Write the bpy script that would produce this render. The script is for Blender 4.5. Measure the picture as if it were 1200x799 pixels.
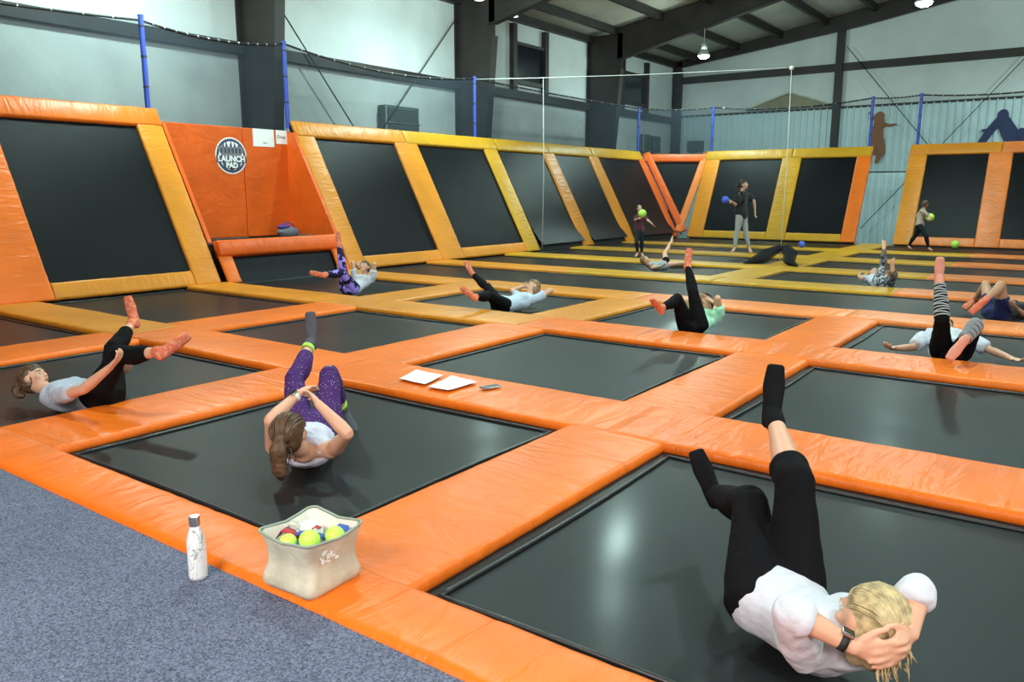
import bpy, bmesh, math, random
from mathutils import Vector, Matrix, noise
random.seed(7)
V = Vector
PI = math.pi
for o in list(bpy.data.objects):
    bpy.data.objects.remove(o)
scene = bpy.context.scene
COL = scene.collection

# ------------------------------------------------------------------ camera
cam_d = bpy.data.cameras.new('camera')
cam = bpy.data.objects.new('camera', cam_d)
COL.objects.link(cam)
cam_d.sensor_fit = 'HORIZONTAL'
cam_d.sensor_width = 36.0
cam_d.lens = 36.0 * 934 / 1200
cam_d.clip_end = 200
cam.location = (0, 0, 1.56)
cam.rotation_euler = (PI / 2 - 0.184, 0, 0.629)
scene.camera = cam

# ------------------------------------------------------------------ world, exposure, lights
world = bpy.data.worlds.new('world')
scene.world = world
world.use_nodes = True
world.node_tree.nodes['Background'].inputs[0].default_value = (0.62, 0.78, 0.85, 1)
world.node_tree.nodes['Background'].inputs[1].default_value = 0.12
scene.view_settings.view_transform = 'Standard'
scene.view_settings.look = 'None'
scene.view_settings.gamma = 1
scene.view_settings.use_curve_mapping = False
scene.view_settings.exposure = 0.12

def area(name, loc, size, power, color, rot=(0, 0, 0), size_y=None):
    l = bpy.data.lights.new(name, 'AREA')
    l.energy = power
    l.color = color
    l.size = size
    if size_y:
        l.shape = 'RECTANGLE'
        l.size_y = size_y
    else:
        l.shape = 'DISK'
    o = bpy.data.objects.new(name, l)
    o.location = loc
    o.rotation_euler = rot
    COL.objects.link(o)
    return o

# high-bay lamps of the hall (the fixtures themselves are built in high_bay())
LAMPS = [(-11.1, 26.0, 6.0), (-3.9, 22.0, 6.0), (-12.3, 15.6, 6.1), (-7.3, 14.2, 6.2), (-1.5, 10.0, 6.3),
         (-12.6, 8.0, 6.1), (-5.5, 5.5, 6.4), (0.5, 28.6, 6.4), (2.5, 4.0, 6.3)]
LAMP_POWER = 330
LAMP_COLOR = (0.70, 1.0, 0.93)
# added fill lights behind the camera, out of view, to brighten the foreground
area('foreground_fill', (-2.5, -2.2, 3.6), 3.0, 290, (1.0, 0.93, 0.85), (math.radians(28), 0, math.radians(20)), 1.2)
area('foreground_fill', (2.5, -1.6, 3.6), 3.0, 260, (1.0, 0.93, 0.85), (math.radians(28), 0, math.radians(20)), 1.2)

# unseen light added on the right for sheen along the pad edges
area('side_fill', (13.6, 9.0, 2.6), 5.0, 420, (0.95, 1.0, 1.0), (0, math.radians(90), 0), 3.6)

# ------------------------------------------------------------------ materials
def mk(name, color, rough=0.5, metal=0.0, spec=0.5, bump=None, var=None, coat=0.0, emis=None, estr=0.0, sheen=0.0, scale3=None):
    """bump=(scale,strength,distance) noise bump; var=(scale,amount) colour variation"""
    m = bpy.data.materials.new(name)
    m.use_nodes = True
    nt = m.node_tree
    b = nt.nodes['Principled BSDF']
    b.inputs['Base Color'].default_value = (*color, 1)
    b.inputs['Roughness'].default_value = rough
    b.inputs['Metallic'].default_value = metal
    b.inputs['Specular IOR Level'].default_value = spec
    b.inputs['Coat Weight'].default_value = coat
    b.inputs['Sheen Weight'].default_value = sheen
    if emis:
        b.inputs['Emission Color'].default_value = (*emis, 1)
        b.inputs['Emission Strength'].default_value = estr
    tc = nt.nodes.new('ShaderNodeTexCoord')
    mp = nt.nodes.new('ShaderNodeMapping')
    if scale3:
        mp.inputs['Scale'].default_value = scale3
    nt.links.new(tc.outputs['Object'], mp.inputs['Vector'])
    if bump:
        n = nt.nodes.new('ShaderNodeTexNoise')
        n.inputs['Scale'].default_value = bump[0]
        n.inputs['Detail'].default_value = 3
        nt.links.new(mp.outputs[0], n.inputs['Vector'])
        bn = nt.nodes.new('ShaderNodeBump')
        bn.inputs['Strength'].default_value = bump[1]
        bn.inputs['Distance'].default_value = bump[2]
        nt.links.new(n.outputs[0], bn.inputs['Height'])
        nt.links.new(bn.outputs[0], b.inputs['Normal'])
    if var:
        n = nt.nodes.new('ShaderNodeTexNoise')
        n.inputs['Scale'].default_value = var[0]
        n.inputs['Detail'].default_value = 4
        nt.links.new(tc.outputs['Object'], n.inputs['Vector'])
        cr = nt.nodes.new('ShaderNodeValToRGB')
        cr.color_ramp.elements[0].position = 0.3
        cr.color_ramp.elements[1].position = 0.7
        a = var[1]
        cr.color_ramp.elements[0].color = (*[max(0, c * (1 - a)) for c in color], 1)
        cr.color_ramp.elements[1].color = (*[min(1, c * (1 + a)) for c in color], 1)
        nt.links.new(n.outputs[0], cr.inputs[0])
        nt.links.new(cr.outputs[0], b.inputs['Base Color'])
    return m

def pattern(m, kind, c0, c1, scale, thr, width=0.03):
    """a second colour printed over the base: 'noise' patches, 'dots' speckles"""
    nt = m.node_tree
    b = nt.nodes['Principled BSDF']
    tc = nt.nodes.new('ShaderNodeTexCoord')
    if kind == 'dots':
        n = nt.nodes.new('ShaderNodeTexVoronoi')
        n.inputs['Scale'].default_value = scale
        out = n.outputs['Distance']
    else:
        n = nt.nodes.new('ShaderNodeTexNoise')
        n.inputs['Scale'].default_value = scale
        n.inputs['Detail'].default_value = 2
        out = n.outputs[0]
    nt.links.new(tc.outputs['Object'], n.inputs['Vector'])
    cr = nt.nodes.new('ShaderNodeValToRGB')
    cr.color_ramp.elements[0].position = thr
    cr.color_ramp.elements[1].position = thr + width
    cr.color_ramp.elements[0].color = (*c0, 1)
    cr.color_ramp.elements[1].color = (*c1, 1)
    nt.links.new(out, cr.inputs[0])
    nt.links.new(cr.outputs[0], b.inputs['Base Color'])
    return m

def vinyl(name, color):
    m = mk(name, color, rough=0.38, spec=0.28, var=(1.3, 0.12))
    nt = m.node_tree
    b = nt.nodes['Principled BSDF']
    tc = nt.nodes.new('ShaderNodeTexCoord')
    mp = nt.nodes.new('ShaderNodeMapping')
    mp.inputs['Scale'].default_value = (7, 1.8, 3)
    n = nt.nodes.new('ShaderNodeTexNoise')
    n.inputs['Scale'].default_value = 1.0
    n.inputs['Detail'].default_value = 3
    n.inputs['Distortion'].default_value = 1.1
    nt.links.new(tc.outputs['Object'], mp.inputs['Vector'])
    nt.links.new(mp.outputs[0], n.inputs['Vector'])
    n2 = nt.nodes.new('ShaderNodeTexNoise')
    n2.inputs['Scale'].default_value = 260
    nt.links.new(tc.outputs['Object'], n2.inputs['Vector'])
    mix = nt.nodes.new('ShaderNodeMath')
    mix.operation = 'MULTIPLY_ADD'
    mix.inputs[1].default_value = 0.03
    nt.links.new(n2.outputs[0], mix.inputs[0])
    nt.links.new(n.outputs[0], mix.inputs[2])
    bn = nt.nodes.new('ShaderNodeBump')
    bn.inputs['Strength'].default_value = 0.75
    bn.inputs['Distance'].default_value = 0.025
    nt.links.new(mix.outputs[0], bn.inputs['Height'])
    nt.links.new(bn.outputs[0], b.inputs['Normal'])
    return m

M = {}
M['orange'] = vinyl('vinyl_orange', (0.80, 0.155, 0.010))
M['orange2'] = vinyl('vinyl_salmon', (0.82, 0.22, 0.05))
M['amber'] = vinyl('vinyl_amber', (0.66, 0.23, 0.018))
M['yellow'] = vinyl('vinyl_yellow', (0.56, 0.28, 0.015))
M['deep'] = vinyl('vinyl_deep_orange', (0.74, 0.115, 0.012))
M['bed'] = mk('trampoline_weave', (0.009, 0.011, 0.0125), rough=0.44, spec=0.15, bump=(420, 0.5, 0.002), var=(0.9, 0.35), coat=0.10)
M['bed'].node_tree.nodes['Principled BSDF'].inputs['Coat Roughness'].default_value = 0.17
M['wallbed'] = mk('wall_trampoline_weave', (0.0065, 0.007, 0.009), rough=0.36, spec=0.11, bump=(300, 0.6, 0.003), var=(0.7, 0.3))
M['black'] = mk('black_rubber', (0.010, 0.010, 0.012), rough=0.6)
M['webbing'] = mk('black_webbing', (0.016, 0.016, 0.018), rough=0.38, bump=(90, 0.4, 0.003))
M['seam'] = mk('seam_thread', (0.35, 0.08, 0.02), rough=0.7)
M['steel'] = mk('dark_painted_steel', (0.030, 0.022, 0.020), rough=0.55, var=(1.5, 0.3))
M['post'] = mk('blue_post_paint', (0.03, 0.06, 0.42), rough=0.35)
M['insul'] = mk('white_insulation_facing', (0.72, 0.76, 0.76), rough=0.6, bump=(1.1, 0.5, 0.12), var=(0.35, 0.14))
M['roofins'] = mk('roof_insulation_facing', (0.50, 0.47, 0.40), rough=0.7, bump=(1.0, 0.5, 0.1), var=(0.5, 0.15))
M['rib'] = mk('ribbed_steel_sheet', (0.70, 0.86, 0.90), rough=0.4, spec=0.5, var=(0.6, 0.1))
M['concrete'] = mk('dark_concrete', (0.05, 0.05, 0.05), rough=0.9, var=(2, 0.3))
M['white'] = mk('white_paper', (0.86, 0.87, 0.88), rough=0.6)
M['ink'] = mk('dark_ink', (0.05, 0.05, 0.06), rough=0.6)
M['navy'] = mk('navy_print', (0.05, 0.055, 0.11), rough=0.5)
M['greyprint'] = mk('grey_print', (0.20, 0.19, 0.20), rough=0.5)
M['silver'] = mk('brushed_metal', (0.55, 0.55, 0.56), rough=0.28, metal=1.0)
M['alu'] = mk('lamp_reflector', (0.75, 0.78, 0.78), rough=0.3, metal=0.6)
M['glow'] = mk('lamp_glow', (1, 1, 1), emis=(0.75, 1.0, 0.95), estr=14.0)
M['glass'] = mk('dark_window_glass', (0.012, 0.014, 0.022), rough=0.15)
M['cord'] = mk('white_cord', (0.75, 0.75, 0.72), rough=0.6)
M['grille'] = mk('heater_grey_green', (0.10, 0.13, 0.12), rough=0.6)
M['tan'] = mk('tan_board', (0.28, 0.26, 0.17), rough=0.7, var=(2, 0.15))
M['brownfig'] = mk('brown_cutout', (0.34, 0.13, 0.05), rough=0.6)
M['navyfig'] = mk('navy_cutout', (0.015, 0.025, 0.12), rough=0.5)
M['lime'] = mk('lime_rubber', (0.52, 0.85, 0.10), rough=0.45, bump=(60, 0.1, 0.003))
M['blueball'] = mk('blue_rubber', (0.06, 0.14, 0.75), rough=0.45)
M['blueweb'] = mk('blue_strap', (0.03, 0.08, 0.42), rough=0.6, bump=(200, 0.3, 0.002))
M['redweb'] = mk('red_strap', (0.40, 0.03, 0.04), rough=0.6, bump=(200, 0.3, 0.002))
M['canvas'] = mk('soiled_canvas', (0.56, 0.52, 0.41), rough=0.85, bump=(25, 0.6, 0.008), var=(7, 0.22))
M['canvasin'] = mk('canvas_lining', (0.72, 0.70, 0.62), rough=0.8, bump=(30, 0.4, 0.004))
M['piping'] = mk('grey_green_piping', (0.27, 0.32, 0.26), rough=0.6)
M['bottle'] = pattern(mk('white_marbled_bottle', (0.85, 0.85, 0.85), rough=0.3, coat=0.3), 'noise', (0.85, 0.85, 0.86), (0.85, 0.85, 0.86), 3, 0.5)
M['phone'] = mk('phone_black', (0.015, 0.015, 0.015), rough=0.2)
M['bag'] = mk('grey_bag_cloth', (0.14, 0.14, 0.17), rough=0.7, bump=(20, 0.4, 0.01))
M['purple'] = mk('purple_cloth', (0.10, 0.04, 0.30), rough=0.6)

# marbled veins on the bottle
nt = M['bottle'].node_tree
_b = nt.nodes['Principled BSDF']
_w = nt.nodes.new('ShaderNodeTexNoise'); _w.inputs['Scale'].default_value = 16; _w.inputs['Detail'].default_value = 6; _w.inputs['Distortion'].default_value = 1.5
_tc = nt.nodes.new('ShaderNodeTexCoord'); nt.links.new(_tc.outputs['Object'], _w.inputs['Vector'])
_cr = nt.nodes.new('ShaderNodeValToRGB')
_cr.color_ramp.elements[0].position = 0.480; _cr.color_ramp.elements[0].color = (0.85, 0.85, 0.87, 1)
_cr.color_ramp.elements[1].position = 0.510; _cr.color_ramp.elements[1].color = (0.85, 0.85, 0.87, 1)
_e = _cr.color_ramp.elements.new(0.495); _e.color = (0.12, 0.12, 0.14, 1)
nt.links.new(_w.outputs[0], _cr.inputs[0]); nt.links.new(_cr.outputs[0], _b.inputs['Base Color'])

# carpet
def carpet_mat():
    m = mk('blue_grey_loop_carpet', (0.12, 0.15, 0.24), rough=0.95, spec=0.15)
    nt = m.node_tree
    b = nt.nodes['Principled BSDF']
    tc = nt.nodes.new('ShaderNodeTexCoord')
    n1 = nt.nodes.new('ShaderNodeTexVoronoi'); n1.inputs['Scale'].default_value = 170
    n2 = nt.nodes.new('ShaderNodeTexNoise'); n2.inputs['Scale'].default_value = 120; n2.inputs['Detail'].default_value = 4
    n3 = nt.nodes.new('ShaderNodeTexNoise'); n3.inputs['Scale'].default_value = 1.6; n3.inputs['Detail'].default_value = 3
    for n in (n1, n2, n3):
        nt.links.new(tc.outputs['Object'], n.inputs['Vector'])
    cr = nt.nodes.new('ShaderNodeValToRGB')
    cr.color_ramp.elements[0].position = 0.35; cr.color_ramp.elements[0].color = (0.075, 0.088, 0.14, 1)
    cr.color_ramp.elements[1].position = 0.66; cr.color_ramp.elements[1].color = (0.24, 0.26, 0.37, 1)
    nt.links.new(n2.outputs[0], cr.inputs[0])
    mx = nt.nodes.new('ShaderNodeMix'); mx.data_type = 'RGBA'; mx.blend_type = 'MULTIPLY'; mx.inputs[0].default_value = 0.6
    cr3 = nt.nodes.new('ShaderNodeValToRGB')
    cr3.color_ramp.elements[0].position = 0.35; cr3.color_ramp.elements[0].color = (0.72, 0.72, 0.74, 1)
    cr3.color_ramp.elements[1].position = 0.7; cr3.color_ramp.elements[1].color = (1, 1, 1, 1)
    nt.links.new(n3.outputs[0], cr3.inputs[0])
    nt.links.new(cr.outputs[0], mx.inputs[6]); nt.links.new(cr3.outputs[0], mx.inputs[7])
    nt.links.new(mx.outputs[2], b.inputs['Base Color'])
    bn = nt.nodes.new('ShaderNodeBump'); bn.inputs['Strength'].default_value = 0.9; bn.inputs['Distance'].default_value = 0.006
    nt.links.new(n1.outputs['Distance'], bn.inputs['Height']); nt.links.new(bn.outputs[0], b.inputs['Normal'])
    return m
M['carpet'] = carpet_mat()

def net_mat(name, color, density):
    m = bpy.data.materials.new(name)
    m.use_nodes = True
    nt = m.node_tree
    for n in list(nt.nodes):
        nt.nodes.remove(n)
    out = nt.nodes.new('ShaderNodeOutputMaterial')
    tr = nt.nodes.new('ShaderNodeBsdfTransparent')
    df = nt.nodes.new('ShaderNodeBsdfDiffuse')
    df.inputs[0].default_value = (*color, 1)
    mx = nt.nodes.new('ShaderNodeMixShader')
    tc = nt.nodes.new('ShaderNodeTexCoord')
    n = nt.nodes.new('ShaderNodeTexNoise'); n.inputs['Scale'].default_value = 0.8
    nt.links.new(tc.outputs['Object'], n.inputs['Vector'])
    mr = nt.nodes.new('ShaderNodeMapRange')
    mr.inputs['To Min'].default_value = density * 0.75
    mr.inputs['To Max'].default_value = density * 1.25
    nt.links.new(n.outputs[0], mr.inputs[0])
    nt.links.new(mr.outputs[0], mx.inputs[0])
    nt.links.new(tr.outputs[0], mx.inputs[1]); nt.links.new(df.outputs[0], mx.inputs[2])
    nt.links.new(mx.outputs[0], out.inputs[0])
    return m
M['net'] = net_mat('fine_black_netting', (0.035, 0.045, 0.06), 0.50)
M['netback'] = net_mat('fine_netting_back', (0.02, 0.03, 0.04), 0.20)
M['netthin'] = net_mat('sheer_netting', (0.05, 0.06, 0.07), 0.10)
M['netbunch'] = net_mat('bunched_netting', (0.03, 0.03, 0.035), 0.62)

# ------------------------------------------------------------------ object helpers
WM = {}
def link(o, parent=None, W=None, label=None, cat=None, group=None, kind=None):
    W = W or Matrix.Identity(4)
    COL.objects.link(o)
    if parent is not None:
        o.parent = parent
        o.matrix_basis = WM[parent.name].inverted() @ W
    else:
        o.matrix_basis = W
    WM[o.name] = W
    if label: o['label'] = label
    if cat: o['category'] = cat
    if group: o['group'] = group
    if kind: o['kind'] = kind
    return o

def thing(name, loc, label, cat, group=None):
    o = bpy.data.objects.new(name, None)
    o.empty_display_size = 0.1
    return link(o, None, Matrix.Translation(loc), label, cat, group)

def obj(name, bm, mat, parent=None, W=None, smooth=True, angle=None, **kw):
    """bm in world space when W is None: re-centred to its base; else bm is local to W"""
    if W is None:
        xs = [v.co for v in bm.verts]
        c = V(((min(v.x for v in xs) + max(v.x for v in xs)) / 2, (min(v.y for v in xs) + max(v.y for v in xs)) / 2, min(v.z for v in xs)))
        bmesh.ops.translate(bm, vec=-c, verts=bm.verts)
        W = Matrix.Translation(c)
    me = bpy.data.meshes.new(name)
    bmesh.ops.recalc_face_normals(bm, faces=bm.faces)
    bm.to_mesh(me)
    bm.free()
    for p in me.polygons:
        p.use_smooth = smooth
    if smooth and angle:
        me.set_sharp_from_angle(angle=math.radians(angle))
    for m in (mat if isinstance(mat, (list, tuple)) else [mat]):
        me.materials.append(m)
    return link(bpy.data.objects.new(name, me), parent, W, **kw)

def again(o, name, parent=None, W=None, **kw):
    return link(bpy.data.objects.new(name, o.data), parent, W, **kw)

def box(bm, x0, x1, y0, y1, z0, z1, bev=0.0, W=None):
    r = bmesh.ops.create_cube(bm, size=1)
    vs = r['verts']
    for v in vs:
        v.co = V((x0 + (v.co.x + .5) * (x1 - x0), y0 + (v.co.y + .5) * (y1 - y0), z0 + (v.co.z + .5) * (z1 - z0)))
    if bev:
        es = list({e for v in vs for e in v.link_edges})
        g = bmesh.ops.bevel(bm, geom=es, offset=bev, segments=2, affect='EDGES', profile=0.5)
        vs = list({v for f in g['faces'] for v in f.verts} | {v for v in vs if v.is_valid})
    if W is not None:
        bmesh.ops.transform(bm, matrix=W, verts=vs)
    return bm
def BX(*a, **k):
    return box(bmesh.new(), *a, **k)

def tube(bm, pts, r, seg=8, cap=True):
    pts = [V(p) for p in pts]
    rs = r if isinstance(r, (list, tuple)) else [r] * len(pts)
    rings = []
    ref = None
    for i, p in enumerate(pts):
        t = (pts[min(i + 1, len(pts) - 1)] - pts[max(i - 1, 0)]).normalized()
        if ref is None:
            ref = t.orthogonal().normalized()
        u = (ref - t * ref.dot(t))
        u = u.normalized() if u.length > 1e-6 else t.orthogonal().normalized()
        ref = u
        w = t.cross(u)
        rings.append([bm.verts.new(p + (u * math.cos(a) + w * math.sin(a)) * rs[i]) for a in [2 * PI * k / seg for k in range(seg)]])
    for a, b in zip(rings, rings[1:]):
        for k in range(seg):
            bm.faces.new((a[k], a[(k + 1) % seg], b[(k + 1) % seg], b[k]))
    if cap:
        bm.faces.new(rings[0][::-1]); bm.faces.new(rings[-1])
    return bm
def TB(*a, **k):
    return tube(bmesh.new(), *a, **k)

def prism(bm, pts, d):
    """polygon pts (3D, planar) extruded by vector d"""
    d = V(d)
    a = [bm.verts.new(V(p)) for p in pts]
    b = [bm.verts.new(V(p) + d) for p in pts]
    bm.faces.new(a[::-1]); bm.faces.new(b)
    n = len(a)
    for i in range(n):
        bm.faces.new((a[i], a[(i + 1) % n], b[(i + 1) % n], b[i]))
    return bm

def lathe(bm, prof, seg=24, c=(0, 0, 0)):
    c = V(c)
    rings = [[bm.verts.new(c + V((r * math.cos(2 * PI * k / seg), r * math.sin(2 * PI * k / seg), z))) for k in range(seg)] for r, z in prof]
    for a, b in zip(rings, rings[1:]):
        for k in range(seg):
            bm.faces.new((a[k], a[(k + 1) % seg], b[(k + 1) % seg], b[k]))
    bm.faces.new(rings[0][::-1]); bm.faces.new(rings[-1])
    return bm

def frame(o, x, y, z):
    """matrix with origin o and axes x,y,z"""
    x, y, z = V(x).normalized(), V(y).normalized(), V(z).normalized()
    return Matrix(((x.x, y.x, z.x, o[0]), (x.y, y.y, z.y, o[1]), (x.z, y.z, z.z, o[2]), (0, 0, 0, 1)))

# ------------------------------------------------------------------ cushion (vinyl pad): local x = length, y = width, z = up, origin centre of base
def cushion(L, Wd, T=0.07, seed=0, step=0.07, taper=0.0, wr=1.0):
    bm = bmesh.new()
    h = Wd / 2
    nt_ = max(4, int(Wd / 0.09))
    prof = [(-h + .008, 0.0), (-h, .008), (-h - .003, T * .38), (-h + .003, T * .68), (-h + .012, T * .88), (-h + .026, T * .985)]
    for i in range(1, nt_):
        f = i / nt_
        prof.append((-h + .045 + (i - 1) / (nt_ - 2) * (Wd - .09), T * (1 + .06 * math.sin(PI * f))))
    prof += [(h - .026, T * .985), (h - .012, T * .88), (h - .003, T * .68), (h + .003, T * .38), (h, .008), (h - .008, 0.0)]
    n = max(6, int(L / step))
    xs = [-L / 2, -L / 2 + .006, -L / 2 + .02] + [-L / 2 + .03 + (L - .06) * i / n for i in range(1, n)] + [L / 2 - .02, L / 2 - .006, L / 2]
    rings = []
    for i, x in enumerate(xs):
        e = 1.0
        if i in (0, len(xs) - 1): e = .72
        if i in (1, len(xs) - 2): e = .93
        ring = []
        for j, (y, z) in enumerate(prof):
            top = z > T * .95
            edge = not top and z > .005
            dz = dy = 0
            if top:
                nz1 = noise.noise(V((x * 2.2 + seed * 7.1, y * 2.0, seed)))
                w2 = noise.noise(V((x * 9 + y * 4 + seed * 3, y * 1.5, seed + 4)))
                dz = (.004 * nz1 + .0035 * w2) * wr
            if edge:
                dy = (.006 * noise.noise(V((x * 22 + seed * 5, z * 9, seed))) + .003 * noise.noise(V((x * 45, z * 9, seed)))) * wr
                dz = .002 * noise.noise(V((x * 18, 3, seed))) * wr
            yy = y * (1 - (1 - e) * .02) + dy * (1 if y > 0 else -1)
            if taper: yy *= 1 + taper * (x / L)
            ring.append(bm.verts.new((x, yy, max(0, z * e + dz))))
        rings.append(ring)
    m = len(prof)
    for a, b in zip(rings, rings[1:]):
        for k in range(m):
            bm.faces.new((a[k], a[(k + 1) % m], b[(k + 1) % m], b[k]))
    bm.faces.new(rings[0][::-1]); bm.faces.new(rings[-1])
    return bm
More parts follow.
